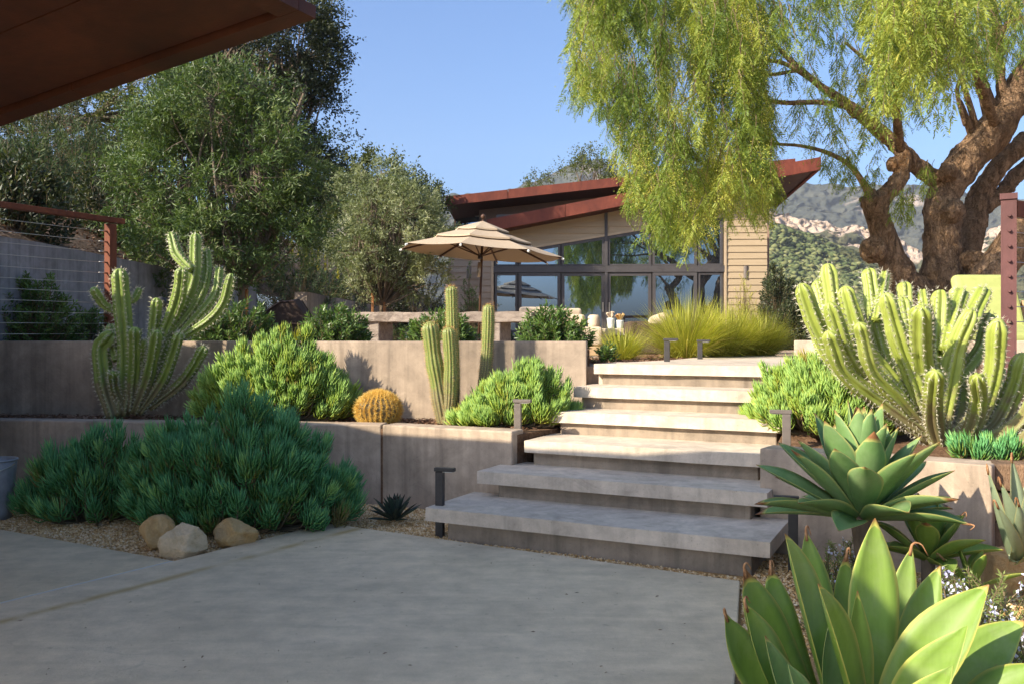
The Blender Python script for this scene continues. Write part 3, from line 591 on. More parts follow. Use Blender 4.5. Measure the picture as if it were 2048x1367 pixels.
# front roof: fascia, sloping deck with soffit
def W2H(p):                                   # world point -> house axes (ignoring the 1 degree turn)
    return np.array((p[0]-HX0, p[1]-HD, p[2]-HZ0))
A0 = W2H(at(975, 438, 23.35)); A1 = W2H(at(1290, 379, 23.35)); A2 = W2H(at(1638, 318, 23.35)); TH = .33; BK = 4.6; DROP = .33
def roofpiece(a, b, y0, y1, t0, t1):
    """slab following the eave line from a to b; t = depth below the top line"""
    v = []
    for tt in (t1, t0):
        v.append([(a[0], a[1]+y0, a[2]-tt-DROP*y0/BK), (b[0], b[1]+y0, b[2]-tt-DROP*y0/BK), (b[0], b[1]+y1, b[2]-tt-DROP*y1/BK), (a[0], a[1]+y1, a[2]-tt-DROP*y1/BK)])
    g = Geo(); g.faces_slab(np.array(v[0]), np.array(v[1]), 4, .5); return g
for a, b in ((A0, A0+(A1-A0)*.5), (A0+(A1-A0)*.503, A1-.004*(A1-A0)), (A1, A1+(A2-A1)*.5), (A1+(A2-A1)*.503, A2)):
    roofpiece(a, b, 0, .09, 0, TH).build('fascia', M['corten'], hs)
roofpiece(A2-np.array((.09, 0, 0)), A2, .092, BK, 0, TH).build('fascia', M['corten'], hs)
roofpiece(A0, A2-np.array((.091, 0, 0)), .092, BK, .05, TH-.03).build('roof', M['cortenshade'], hs)
# rear, higher roof and its wall
RD = 28.0
B0 = W2H(at(879, 391, RD)); B1 = W2H(at(1225, 355, RD)); B2 = W2H(at(1574, 321, RD))
for a, b in ((B0, B0+(B1-B0)*.36), (B0+(B1-B0)*.364, B1), (B1+(B2-B1)*.004, B2)):
    roofpiece(a, b, 0, .09, 0, .29).build('fascia', M['corten'], hs)
roofpiece(B0, B2, .092, 6, .05, .26).build('roof', M['cortenshade'], hs)
def hx2(px): return (px-1024)/F*29.3-HX0
def hz2(py): return EYE-HZ0+(HZ-py)/F*29.3
g = Geo(); g.prism([(hx2(943), -.2), (hx2(1520), -.2), (hx2(1520), B2[2]-.16), (hx2(943), B0[2]+(B2[2]-B0[2])*.09-.12)], 5.3, 9); g.build('wall', M['stucco'], hs)
g = Geo(); g.box(((hx2(885)+hx2(943))/2, 6.6, 2.2), ((hx2(943)-hx2(885))/2, .1, 2.6)); g.build('recess_wall', M['cortenshade'], hs)
wb = thing('window', None, None, (0, 0, 0)); wb.parent = hs
g = Geo(); g.bar((hx2(890), 6.2, hz2(419)), (hx2(941), 6.2, hz2(422)), .06, .09); g.bar((hx2(940.5), 6.2, hz2(421)), (hx2(940.5), 6.2, hz2(470)), .06, .09); g.build('frame', M['white'], wb)
g = Geo(); g.box(((hx2(890)+hx2(938))/2, 6.3, hz2(448)), ((hx2(938)-hx2(890))/2, .01, .4)); g.build('pane', M['glass'], wb)
# wall lamps
def wall_lamp(px, py, label):
    p = at(px, py, HD-.12); o = thing('wall_lamp', label, 'lamp', tuple(p), 'cylinder wall lamps')
    g = Geo(); z = np.linspace(-.17, .17, 6); g.tube(np.c_[np.full(6, p[0]), np.full(6, p[1]-.06), p[2]+z], .065, 16); g.build('shade', M['bollard'], o, smooth=False)
    g = Geo(); g.box(p+(0, .035, 0), (.04, .07, .05)); g.build('bracket', M['bollard'], o)
wall_lamp(1490, 545, 'brown cylinder lamp on the lit siding right of the windows')
wall_lamp(938, 545, 'dark cylinder lamp on the shaded siding left of the windows')

# ================================================================== parasol
UB = at(957, 690, 16); UB[2] = .965; UT = at(966, 440, 16)
um = thing('parasol', 'beige three tiered octagonal parasol on a dark wooden pole', 'parasol', tuple(UB))
ax = norm(UT-UB); g = Geo(); g.tube([UB+ax*.03, UT], .022, 10); g.build('pole', M['umbwood'], um, smooth=True)
g = Geo(); g.tube([UB, UB+ax*.06], .28, 20); g.build('base', M['black'], um)
tl = R(2.2); ez = norm(ax+np.array((math.sin(tl), 0, 0))); ex = norm(np.cross((0, 1, 0), ez)); ey = np.cross(ez, ex)
def upt(r, a, h): return UT+ex*r*math.cos(a)+ey*r*math.sin(a)+ez*h
ang = [R(22.5+12)+i*math.pi/4 for i in range(8)]
def tier(name, r0, h0, r1, h1, parent, lip=.03):
    g = Geo(); n = 6; v = []; rows = 5
    for j in range(rows+1):
        f = j/rows
        for i in range(8):
            p0 = upt(r0+(r1-r0)*f, ang[i], h0+(h1-h0)*f); p1 = upt(r0+(r1-r0)*f, ang[(i+1) % 8], h0+(h1-h0)*f)
            for s in range(n):
                e = s/n; p = p0*(1-e)+p1*e; v.append(p-ez*.05*r1*4*e*(1-e)*.35*f*(.6+.4*f))
    m = 8*n; q = []
    for j in range(rows):
        for s in range(m): q.append((j*m+s, j*m+(s+1) % m, (j+1)*m+(s+1) % m, (j+1)*m+s))
    b = len(v)
    for s in range(m): v.append(np.array(v[rows*m+s])-ez*lip+norm(np.array(v[rows*m+s])-UT)*.004)
    for s in range(m): q.append((rows*m+s, rows*m+(s+1) % m, b+(s+1) % m, b+s))
    g.add(v, q=q); o = g.build(name, M['fabric'], parent); sm = o.modifiers.new('t', 'SOLIDIFY'); sm.thickness = .004; return o
cn = tier('canopy', .02, -.17, 1.50, -.60, um, .0)
tier('vent_tier', .02, -.10, .92, -.375, um, .025); tier('top_tier', .02, -.03, .50, -.195, um, .025)
for i in range(8):
    g = Geo(); g.bar(upt(.04, ang[i], -.2), upt(1.51, ang[i], -.625), .022, .028); rb = g.build('rib', M['umbwood'], um)
    g = Geo(); g.bar(upt(.03, ang[i], -.66), upt(.72, ang[i], -.42), .018, .02); g.build('strut', M['umbwood'], um)
    g = Geo(); g.tube([upt(1.50, ang[i], -.625), upt(1.54, ang[i], -.64)], .02, 8); g.build('tip_cap', M['white'], rb)
g = Geo(); g.tube([upt(0, 0, -.62), upt(0, 0, -.72)], .045, 12); g.build('hub', M['black'], um)
g = Geo(); g.tube([upt(0, 0, -.78), upt(0, 0, -1.05)], .036, 12); g.build('collar', M['steel'], um, smooth=True)
g = Geo(); th = np.linspace(0, math.pi, 9); g.tube([UT+ez*(.06-.045*math.cos(t)) for t in th], [max(.045*math.sin(t), .004) for t in th], 12); g.build('finial', M['umbwood'], um, smooth=True)

# ================================================================== terrace furniture
def rbox(name, c, h, mat, parent=None, bev=.02, rz=0, loc=None, seg=3):
    g = Geo(); g.box(c, h, rz); return g.build(name, M[mat], parent, bevel=bev, seg=seg, loc=loc)
# weathered timber bench
bn = thing('timber_bench', 'long weathered grey timber slab bench behind the column cacti', 'bench', tuple(at(860, 700, 11)))
p0 = at(690, 636, 11.6); p1 = at(1075, 634, 10.7); d = norm(p1-p0)
n = 26; pts = p0+(p1-p0)*np.linspace(0, 1, n)[:, None]; g = Geo(); vv = []
sdv = np.array((-d[1], d[0], 0))
for i, p in enumerate(pts):
    for (a, b) in ((-.24, -.062), (-.24, .062), (.24, .062), (.24, -.062)):
        nz = fbm(np.array([[i*.35, a*8, b*9]]), 3)[0]; vv.append(p+sdv*(a+.03*nz)+np.array((0, 0, b+.016*fbm(np.array([[i*.5, a*5, b*5+9]]), 2)[0])))
q = []
for i in range(n-1):
    for s in range(4): q.append((i*4+s, i*4+(s+1) % 4, i*4+4+(s+1) % 4, i*4+4+s))
q += [(0, 1, 2, 3), ((n-1)*4+3, (n-1)*4+2, (n-1)*4+1, (n-1)*4)]
g.add(vv, q=q); g.build('seat', M['greywood'], bn)
rz_ = math.atan2(d[1], d[0])
for px in (760, 998):
    c = at(px, 650, 11.6-(px-690)/385*.9); c[2] = 1.2; rbox('leg', c, (.09, .2, .235), 'greywood', bn, .015, rz_)
# dining chairs with tan cushions
def chair(px, py, D, rz, label, back='cushion', body='darkcushion'):
    b = at(px, py, D); b[2] = .965; o = thing('terrace_chair', label, 'chair', tuple(b), 'chairs on the terrace'); c, s = math.cos(rz), math.sin(rz)
    def L(x, y, z): return (b[0]+x*c-y*s, b[1]+x*s+y*c, b[2]+z)
    rbox('seat', L(0, 0, .4), (.29, .29, .06), body, o, .03, rz); rbox('backrest', L(0, .27, .54), (.24, .06, .16), back, o, .045, rz)
    for x in (-.27, .27): rbox('armrest', L(x, 0, .5), (.03, .28, .04), body, o, .02, rz)
    for x in (-.26, .26):
        for y in (-.25, .25): rbox('leg', L(x, y, .17), (.025, .025, .17), 'black', o, .005, rz)
chair(1075, 690, 13.5, R(170), 'charcoal terrace chair with a tan cushion behind the right end of the bench')
chair(1128, 690, 14.2, R(185), 'tan cushioned terrace chair below the reflected parasol')
# sofa, wicker chair, table, vases
sb = at(1160, 690, 12.0); sb[2] = .965
so = thing('outdoor_sofa', 'low tan outdoor sofa with a rolled pillow beside the shrub', 'sofa', tuple(sb))
rbox('seat', sb+(0, 0, .25), (.28, .35, .13), 'cushion', so, .05); rbox('base', sb+(0, 0, .06), (.3, .36, .06), 'teak', so, .01)
rbox('backrest', sb+(-.1, .25, .42), (.2, .08, .14), 'cushion', so, .06)
g = Geo(); c = at(1188, 643, 11.9); zz = np.linspace(-.09, .09, 9); g.tube(np.c_[np.full(9, c[0]), np.full(9, c[1]), c[2]+zz], .085*np.sqrt(np.clip(1-(zz/.105)**4, .05, 1)), 16); g.build('pillow', M['cushion'], so, smooth=True)
tb = at(1232, 690, 12.4); tb[2] = .965; ct = thing('coffee_table', 'low tan stone coffee table holding two vases of succulents', 'table', tuple(tb))
rbox('tabletop', tb+(0, 0, .31), (.33, .3, .05), 'tabletop', ct, .01)
for x in (-.27, .27):
    for y in (-.24, .24): rbox('leg', tb+(x, y, .13), (.03, .03, .13), 'teak', ct, .005)
for px, hgt, lab, colr in ((1222, .15, 'clear glass vase of pale succulent stems on the coffee table', 'seneciosun'), (1240, .12, 'vase with orange tipped succulents on the coffee table', 'spike')):
    b = at(px, 690, 12.35); b[2] = tb[2]+.36; o = thing('vase', lab, 'vase', tuple(b)); g = Geo()
    z = np.linspace(0, hgt, 6); g.tube(np.c_[np.full(6, b[0]), np.full(6, b[1]), b[2]+z], np.linspace(.045, .06, 6), 12); g.build('glass', M['glassvase'], o, smooth=True)
    g = Geo()
    for k_ in range(16):
        d_ = norm(np.array((rs.normal(0, .6), rs.normal(0, .6), 1.2))); g.tube([b+(0, 0, hgt-.02), b+(0, 0, hgt-.02)+d_*rs.uniform(.07, .13)], [.012, .016], 5, a=rs.uniform(0, 1))
    g.build('succulents', M['rustspine' if colr == 'spike' else 'cushion'], o)
wc = at(1300, 690, 11.8); wc[2] = .965; wo_ = thing('wicker_chair', 'dark wicker armchair with a striped pillow behind the grasses', 'chair', tuple(wc))
rbox('seat', wc+(0, 0, .22), (.3, .3, .2), 'wicker', wo_, .04); rbox('backrest', wc+(.05, .26, .36), (.32, .06, .1), 'wicker', wo_, .04)
rbox('armrest', wc+(-.27, 0, .36), (.05, .3, .09), 'wicker', wo_, .03); rbox('armrest', wc+(.3, 0, .36), (.05, .3, .09), 'wicker', wo_, .03)
g = Geo(); c = at(1318, 641, 11.75); rr = np.linspace(-.13, .13, 9); g.tube(np.c_[c[0]+rr, np.full(9, c[1]), c[2]+rr*.35], .09*np.sqrt(np.clip(1-(rr/.14)**4, .03, 1)), 14); g.build('pillow', M['cushion'], wo_, smooth=True)
# covered grill
gb = at(582, 660, 14); gb[2] = .965; gr = thing('covered_grill', 'grill under a dark brown fitted cover beside the retaining wall', 'grill', tuple(gb)); g = Geo()
prof = [(-.34, 0), (-.36, .35), (-.37, .62), (-.1, .82), (.12, .84), (.36, .48), (.37, 0)]
yy = [-.28, -.3, 0, .3, .28]; vv = []
for y in yy:
    for (x, z) in prof: vv.append(gb+np.array((x*(1 if abs(y) < .29 else .96), y, z*(1 if abs(y) < .29 else .97)+.02*math.sin(x*9+y*7))))
m = len(prof); q = [(j*m+i, (j+1)*m+i, (j+1)*m+i+1, j*m+i+1) for j in range(4) for i in range(m-1)]
t = [(0, i, i+1) for i in range(1, m-1)]+[(4*m, 4*m+i+1, 4*m+i) for i in range(1, m-1)]; g.add(vv, t=t, q=q); o = g.build('cover', M['cover'], gr, bevel=.03, seg=2)
g = Geo(); g.bar(gb+(-.3, -.32, .5), gb+(.3, -.32, .44), .02, .02); g.build('seam', M['cover'], gr)
# lime lounge chair
lb = at(2000, 700, 9.25); lb[2] = .965; lc = thing('lounge_chair', 'lime green cushioned wooden lounge chair behind the cactus at the right edge', 'chair', tuple(lb))
def tilt(c, h, ry, name, mat, bev=.05):
    g = Geo(); cr, sr = math.cos(ry), math.sin(ry); g.box(c, h, rot=np.array([[1, 0, 0], [0, cr, -sr], [0, sr, cr]])); return g.build(name, M[mat], lc, bevel=bev, seg=3)
tilt(lb+(0, .25, .5), (.36, .07, .30), R(-22), 'backrest', 'lime'); tilt(lb+(0, .40, .80), (.30, .065, .13), R(-22), 'headrest', 'lime', .06)
tilt(lb+(0, -.2, .26), (.36, .38, .07), R(8), 'seat', 'lime')
for x in (-.42, .42):
    g = Geo(); g.bar(lb+(x, -.6, .30), lb+(x, .3, .62), .05, .04); g.build('armrest', M['teak'], lc)
    g = Geo(); g.bar(lb+(x, -.5, 0), lb+(x, -.5, .32), .05, .05); g.build('leg', M['teak'], lc); g = Geo(); g.bar(lb+(x, .35, 0), lb+(x, .3, .6), .05, .05); g.build('leg', M['teak'], lc)

# ================================================================== cable fences
P0 = np.array((-3.9, 8.5)); fd = -VX
fe = thing('cable_fence', 'rusty steel post and top rail fence with thin cables at the left', 'fence', (-3.9, 8.5, 1.1)); ZT = 2.34
def f3(s, z): p = P0+fd*s; return np.array((p[0], p[1], z))
g = Geo(); g.box((P0[0], P0[1], 1.68), (.04, .04, .62), -A_ST); g.build('post', M['rust'], fe, bevel=.004)
g = Geo(); g.box(np.append(P0+fd*3.4, 1.68), (.04, .04, .62), -A_ST); g.build('post', M['rust'], fe, bevel=.004)
g = Geo(); g.bar(f3(-.14, ZT), f3(3.6, ZT), .075, .05); g.build('rail', M['rust'], fe, bevel=.004)
for y in (464, 485, 505, 526, 547, 567, 586, 606, 627, 647, 667):
    z = EYE+(HZ-y)/F*8.5; m_ = 9; ss = np.linspace(.05, 3.36, m_); pts = np.array([f3(s, z-.01*4*(s/3.4)*(1-s/3.4)) for s in ss])
    g = Geo(); g.tube(pts, .0028, 5); cb = g.build('cable', M['steel'], fe, smooth=True); g = Geo(); g.tube([f3(.04, z), f3(.13, z)], [.009, .006], 7); g.build('turnbuckle', M['steel'], cb, smooth=True)
Q0 = np.array((3.69, 6.5)); f2 = thing('cable_fence', 'maroon steel fence post with a column of cable bolts at the right edge', 'fence', (Q0[0], Q0[1], .9))
pt = at(2027, 398, 6.5)[2]
g = Geo()
QA = -R(29.6); QX = np.array((math.cos(QA), math.sin(QA))); QY = np.array((-math.sin(QA), math.cos(QA)))
def qp(x, y, z): p = Q0+QX*x+QY*y; return np.array((p[0], p[1], z))
for s in (-1, 1): g.box(qp(s*.045, 0, (pt+.6)/2), (.006, .055, (pt-.6)/2), QA)
for s in (-1, 1): g.box(qp(0, s*.05, (pt+.6)/2), (.0385, .005, (pt-.6)/2-.0005), QA)
g.build('post', M['post'], f2)
g = Geo()
for s in (-1, 1): g.box(qp(s*.052, 0, pt+.012), (.006, .068, .022), QA); g.box(qp(0, s*.062, pt+.012), (.0455, .006, .0215), QA)
g.build('cap', M['post'], f2)
rd = norm(np.array((.86, .5)))
g = Geo(); g.bar((Q0[0]+.09, Q0[1]+.1, pt-.06), (Q0[0]+rd[0]*5, Q0[1]+.1+rd[1]*5, pt-.06), .07, .12); g.build('rail', M['rust'], f2)
for k_ in range(8):
    z = EYE+(HZ-(433+k_*30))/F*6.5
    g = Geo(); g.tube([qp(.005, -.054, z), qp(.005, -.082, z)], [.013, .011], 8); bl = g.build('bolt', M['post'], f2)
    g = Geo(); g.tube([(Q0[0]+.06, Q0[1]+.05, z), (Q0[0]+rd[0]*5, Q0[1]+.05+rd[1]*5, z)], .0035, 5); g.build('cable', M['steel'], f2)

# ================================================================== step lights (bent bar bollards)
def bollard(px, D, z0, ztop, label, mat='black', arm=.12, dirx=1):
    b = at(px, 0, D); b[2] = z0; o = thing('path_light', label, 'path light', tuple(b), 'bent bar path lights'); w = .05
    e = np.array((UX[0], UX[1], 0))*dirx
    g = Geo(); g.box(b+(0, 0, (ztop-z0)/2-.0125), (w/2, w/2*.8, (ztop-z0)/2-.0125), -A_ST*.6); g.build('post', M[mat], o, bevel=.003)
    g = Geo(); c = b+(0, 0, ztop-z0-.0115)+e*(arm/2-w/2); g.box(c, (arm/2+.005, w/2*.85, .0115), -A_ST*.6); hd = g.build('head', M[mat], o, bevel=.003)
    g = Geo(); g.box(c+e*.02-(0, 0, .0135), (arm/2-.03, w/2*.5, .002), -A_ST*.6); g.build('lens', M['lamp_lens'], hd)
bollard(880, 5.42, -.04, .40, 'dark bent bar path light on the gravel left of the lowest step')
bollard(1036, 6.22, .5, .765, 'grey brown bent bar path light beside the bright green succulent left of the stairs', 'bollard')
bollard(1573, 5.35, .5, .76, 'grey brown bent bar path light at the right of the middle steps', 'bollard', .12, -1)
bollard(1586, 4.62, -.04, .365, 'dark bent bar path light on the gravel right of the lowest step', 'black', .12, -1)
bollard(1334, 7.9, .96, 1.195, 'slim dark path light on the terrace, left of the pair before the grasses')
bollard(1400, 8.8, .96, 1.18, 'slim dark path light on the terrace, right of the pair before the grasses')
# round cap path light by the left cactus
b = at(322, 640, 8.3); b[2] = 1.1; o = thing('path_light', 'small dark path light with a domed cap behind the left cactus', 'path light', tuple(b))
c = at(322, 604, 8.3); g = Geo(); g.tube([b, c], .012, 8); g.build('post', M['black'], o); g = Geo(); g.tube([c+(0, 0, -.05), c, c+(0, 0, .035), c+(0, 0, .05)], [.045, .05, .045, .01], 14); g.build('cap', M['black'], o, smooth=True)

# ================================================================== boulders and bucket
def boulder(c, r, seed, mat, label, rz=0, sharp=1.0):
    nu, nv = 72, 44; u = np.linspace(0, 2*math.pi, nu, endpoint=False); v = np.linspace(0, math.pi, nv); U_, V_ = np.meshgrid(u, v)
    d = np.stack([np.sin(V_)*np.cos(U_), np.sin(V_)*np.sin(U_), np.cos(V_)], -1)
    # a few cutting planes give flat facets
    rr = np.random.RandomState(seed); rad = np.full(d.shape[:2], 1.0)
    for k_ in range(13):
        nrm = norm(rr.normal(0, 1, 3)); h = rr.uniform(.62, .86); dt = d@nrm; rad = np.where(dt > .05, np.minimum(rad, h/np.maximum(dt, .05)), rad)
    rad = rad*(1-sharp*.0)+.035*fbm(d*2.2+seed, 4, seed)+.02*fbm(d*9+seed, 5, seed, .6)
    p = d*rad[..., None]*np.asarray(r); cz, sz = math.cos(rz), math.sin(rz); p = np.stack([p[..., 0]*cz-p[..., 1]*sz, p[..., 0]*sz+p[..., 1]*cz, p[..., 2]], -1)+np.asarray(c)
    idx = np.arange(nu*nv).reshape(nv, nu); nx_ = np.roll(idx, -1, 1); q = np.stack([idx[:-1], idx[1:], nx_[1:], nx_[:-1]], -1).reshape(-1, 4)
    g = Geo(); g.add(p.reshape(-1, 3), q=q); o = g.build('boulder', M[mat], loc=tuple(c), smooth=True); return tag(o, label, 'boulder', 'boulders at the patio corner')
boulder((-1.86, 4.92, .045), (.16, .135, .125), 3, 'stone', 'largest pale angular boulder at the patio corner', .2)
boulder((-2.07, 5.12, .045), (.11, .11, .12), 8, 'stone2', 'small tan boulder tucked behind the pale boulder on its left', .9)
boulder((-1.62, 5.13, .05), (.13, .11, .1), 13, 'stone2', 'rounded orange tan boulder on the right of the pale boulder', -.1)
c = at(2008, 1112, 4.25); c[2] = .06; o = boulder(c, (.13, .12, .16), 21, 'stone2', 'rough brown rock below the pale agave at the right edge', .5)
b = at(-10, 968, 5.95); b[2] = -.03; bk = thing('bucket', 'galvanised metal bucket at the left edge beside the low wall', 'bucket', tuple(b))
zz = np.linspace(0, .40, 8); g = Geo(); g.tube(np.c_[np.full(8, b[0]), np.full(8, b[1]), b[2]+zz], np.linspace(.10, .135, 8), 24, cap=False); o = g.build('body', M['zinc'], bk, smooth=True); sm = o.modifiers.new('t', 'SOLIDIFY'); sm.thickness = .004
g = Geo(); th = np.linspace(0, 2*math.pi, 25); g.tube(np.c_[b[0]+.136*np.cos(th), b[1]+.136*np.sin(th), np.full(25, b[2]+.402)], .007, 6, cap=False); g.build('rim', M['zinc'], bk, smooth=True)
g = Geo(); th = np.linspace(0, math.pi, 13); g.tube(np.c_[b[0]+.138*np.cos(th), b[1]-.145*np.sin(th), b[2]+.38-.05*np.sin(th)], .004, 6); g.build('handle', M['steel'], bk, smooth=True)
# ================================================================== foliage helpers
def unit(rs, n): return norm(rs.normal(0, 1, (n, 3)))
def leaves(g, P, Dv, L, W, rs, a, fold=.2, droop=0., up=None):
    """diamond leaves: base P, direction Dv"""
    n = len(P); Dv = norm(Dv); L = np.broadcast_to(L, (n,))[:, None]; W = np.broadcast_to(W, (n,))[:, None]
    S = norm(np.cross(Dv, unit(rs, n) if up is None else up+rs.normal(0, .35, (n, 3)))); N = np.cross(S, Dv)
    m = P+Dv*L*.5; tip = P+Dv*L-np.array((0, 0, 1))*droop*L
    v = np.stack([P, m+S*W*.5+N*W*fold, tip, m-S*W*.5+N*W*fold], 1)
    g.add(v.reshape(-1, 3), q=np.arange(n*4).reshape(-1, 4), a=np.repeat(np.broadcast_to(a, (n,)), 4))
def fingers(g, P, D0, D1, L, r, a):
    """fleshy needle leaves: base P, start direction D0, end direction D1"""
    n = len(P); L = np.broadcast_to(L, (n,))[:, None]; D0 = norm(D0); D1 = norm(D1)
    mid = P+D0*L*.5; tip = mid+norm(D0*.3+D1)*L*.5; ax_ = norm(D0+D1); s = norm(np.cross(ax_, (.31, .17, .93))); t = np.cross(ax_, s)
    R0 = []; R1 = []
    for k_ in range(3):
        c, q = math.cos(k_*2.094), math.sin(k_*2.094); o = (s*c+t*q)*r; R0.append(P+o*.7); R1.append(mid+o*1.1)
    v = np.stack(R0+R1+[tip], 1); T = np.array([(0, 1, 4), (0, 4, 3), (1, 2, 5), (1, 5, 4), (2, 0, 3), (2, 3, 5), (3, 4, 6), (4, 5, 6), (5, 3, 6)])
    g.add(v.reshape(-1, 3), t=(T[None]+np.arange(n)[:, None, None]*7).reshape(-1, 3), a=np.repeat(np.broadcast_to(a, (n,)), 7))
def senecio(name, label, c, rad, h, nshoot, mat, seed, L=.095, nl=58, r=.0046, lean=(0, 0), zprof=None, minh=.12, slen=.2):
    """succulent bush: domed mass of upright brush-like shoots"""
    rr = np.random.RandomState(seed); o = thing(name, label, 'succulent', tuple(c), 'narrow leaved succulent bushes'); g = Geo(); gs = Geo()
    c = np.asarray(c, float)
    for i in range(nshoot):
        a = rr.uniform(0, 2*math.pi); q = math.sqrt(rr.uniform(0, 1)); dx, dy = q*math.cos(a), q*math.sin(a)
        hh = h*(math.sqrt(max(0, 1-q*q*.93)))*rr.uniform(.72, 1.08) if rr.rand() < .72 else h*math.sqrt(max(0, 1-q*q))*rr.uniform(.25, .75)
        hh = max(hh*(1+.22*vnoise(np.array([[dx*2.6+seed*3, dy*2.6, seed*.9]]))[0]), minh)
        if zprof: hh *= zprof(dx)
        tip = c+np.array((dx*rad[0]+lean[0]*hh, dy*rad[1]+lean[1]*hh, hh)); out = np.array((dx*rad[0], dy*rad[1], 0))
        ax_ = norm(np.array((dx*.5+rr.normal(0, .13), dy*.5+rr.normal(0, .13), 1.05-.35*q))); sl = slen*rr.uniform(.65, 1.6); sl = min(sl, hh*.9)
        base = tip-ax_*sl; f = np.sort(rr.uniform(0, 1, nl))**.8
        ph = np.arange(nl)*2.39996+rr.uniform(0, 6); e1 = norm(np.cross(ax_, (0, 1, .1))); e2 = np.cross(ax_, e1)
        rad_ = e1*np.cos(ph)[:, None]+e2*np.sin(ph)[:, None]; spread = (1.35-1.05*f)[:, None]+rr.normal(0, .1, (nl, 1))
        P = base+ax_*(sl*f)[:, None]; D0 = rad_*spread*1.3+ax_; D1 = rad_*spread*.25+ax_+np.array((0, 0, .35)); Ls = L*rr.uniform(.8, 1.15)*rr.uniform(.7, 1.2, nl)*(1-.25*f**4)
        tone = np.clip(.56+rr.normal(0, .16)+.5*(f-.6)+rr.normal(0, .1, nl)-(.5 if rr.rand() < .05 else 0), 0, 1); fingers(g, P, D0, D1, Ls, r*rr.uniform(.85, 1.15), tone)
        root = c+np.array((dx*rad[0]*.35, dy*rad[1]*.35, 0)); gs.tube(spline([root, (root+base)/2+out*.12, base, tip-ax_*.03], 6), [.012, .01, .008, .007, .006, .004], 5, cap=False)
    g.build('foliage', mat, o, smooth=True); gs.build('stems', M['twig'], o, smooth=True); return o
SB = senecio
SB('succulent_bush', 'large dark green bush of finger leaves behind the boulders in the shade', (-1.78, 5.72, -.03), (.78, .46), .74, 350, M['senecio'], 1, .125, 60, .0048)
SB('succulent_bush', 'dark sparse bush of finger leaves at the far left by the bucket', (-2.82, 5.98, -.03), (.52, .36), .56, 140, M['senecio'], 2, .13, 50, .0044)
SB('succulent_bush', 'bright sunlit green bush of finger leaves left of the golden barrel cactus', (-1.88, 6.98, .53), (.68, .25), .66, 260, M['seneciosun'], 3, .105, 60, .0048)
SB('succulent_bush', 'bright green bush of finger leaves between the column cacti and the stairs', (.02, 6.62, .53), (.48, .26), .56, 170, M['seneciosun'], 4, .10, 60, .0046, zprof=lambda d: .78+.38*d)
SB('succulent_bush', 'bright green bush of finger leaves right of the upper steps below the big cactus', (2.1, 5.9, .55), (.5, .62), .54, 300, M['seneciosun'], 5, .10, 60, .0042)
SB('succulent_bush', 'low bluish bush of finger leaves at the foot of the big cactus', (2.8, 4.95, .48), (.36, .2), .15, 34, M['senecio'], 6, .09, 46, .0046)
# ---- leafy shrubs with upright glossy leaves
def shrub(name, label, c, rad, h, nshoot, mat, seed, L=.06, W=.018, nl=24, group='round leafy shrubs', sl=.16, cat='shrub', bd=.02, upw=.55):
    rr = np.random.RandomState(seed); o = thing(name, label, cat, tuple(c), group); g = Geo(); gs = Geo(); c = np.asarray(c, float)
    for i in range(nshoot):
        a = rr.uniform(0, 2*math.pi); q = math.sqrt(rr.uniform(0, 1)); dx, dy = q*math.cos(a), q*math.sin(a); lump = 1+.2*vnoise(np.array([[dx*2+seed, dy*2, seed*.7]]))[0]
        hh = h*math.sqrt(max(.02, 1-q*q*.95))*lump*(rr.uniform(.8, 1.12) if rr.rand() < .6 else rr.uniform(.15, .85))
        tip = c+np.array((dx*rad[0]*lump, dy*rad[1]*lump, hh)); ax_ = norm(np.array((dx*.8+rr.normal(0, .22), dy*.8+rr.normal(0, .22), .8))); s = sl*rr.uniform(.7, 1.4); base = tip-ax_*s
        f = np.linspace(.05, 1, nl); ph = np.arange(nl)*2.4+rr.uniform(0, 6); e1 = norm(np.cross(ax_, (0, 1, .1))); e2 = np.cross(ax_, e1); rd_ = e1*np.cos(ph)[:, None]+e2*np.sin(ph)[:, None]
        P = base+ax_*(s*f)[:, None]; Dv = rd_*(1-.6*f)[:, None]+ax_*upw+rr.normal(0, .12, (nl, 3)); leaves(g, P, Dv, L*rr.uniform(.7, 1.15, nl), W*rr.uniform(.8, 1.2, nl), rr, np.clip(.45+.35*(f-.5)+rr.normal(0, .16, nl)+rr.normal(0, .1), 0, 1), .18, .05, up=rd_)
        gs.tube([c+(dx*rad[0]*.3, dy*rad[1]*.3, 0), (c+base)/2+(dx*.1, dy*.1, 0), base, tip], [bd*.5, bd*.35, .004, .0025], 4, cap=False)
    g.build('foliage', mat, o); gs.build('stems', M['twig'], o, smooth=True); return o
def gnd(px, D, z): p = at(px, 0, D); p[2] = z; return p
shrub('shrub', 'round sunlit green shrub on the wall left of the bench', gnd(668, 8.4, 1.1), (.36, .3), .42, 170, M['shrub'], 11)
shrub('shrub', 'green shrub behind the column cacti on the tall wall', gnd(880, 8.2, 1.1), (.37, .28), .35, 150, M['shrub'], 12)
shrub('shrub', 'green shrub at the stair end of the tall wall with one high shoot', gnd(1108, 8.0, 1.1), (.37, .28), .36, 190, M['shrub'], 13)
shrub('shrub', 'green shrub in half shade right of the left cactus', gnd(462, 8.5, 1.1), (.46, .3), .42, 190, M['shrub'], 14)
shrub('shrub', 'dark shrub behind the cable fence at the left edge', gnd(60, 8.15, 1.05), (.5, .35), .66, 260, M['shrub'], 15)
shrub('shrub', 'low dark shrub between the fence post and the left edge shrub', gnd(175, 8.5, 1.05), (.34, .25), .38, 110, M['shrub'], 16)
shrub('shrub', 'small weedy green plant at the end of the tall wall beside the landing', gnd(1212, 8.0, .97), (.12, .1), .16, 20, M['shrub'], 17)
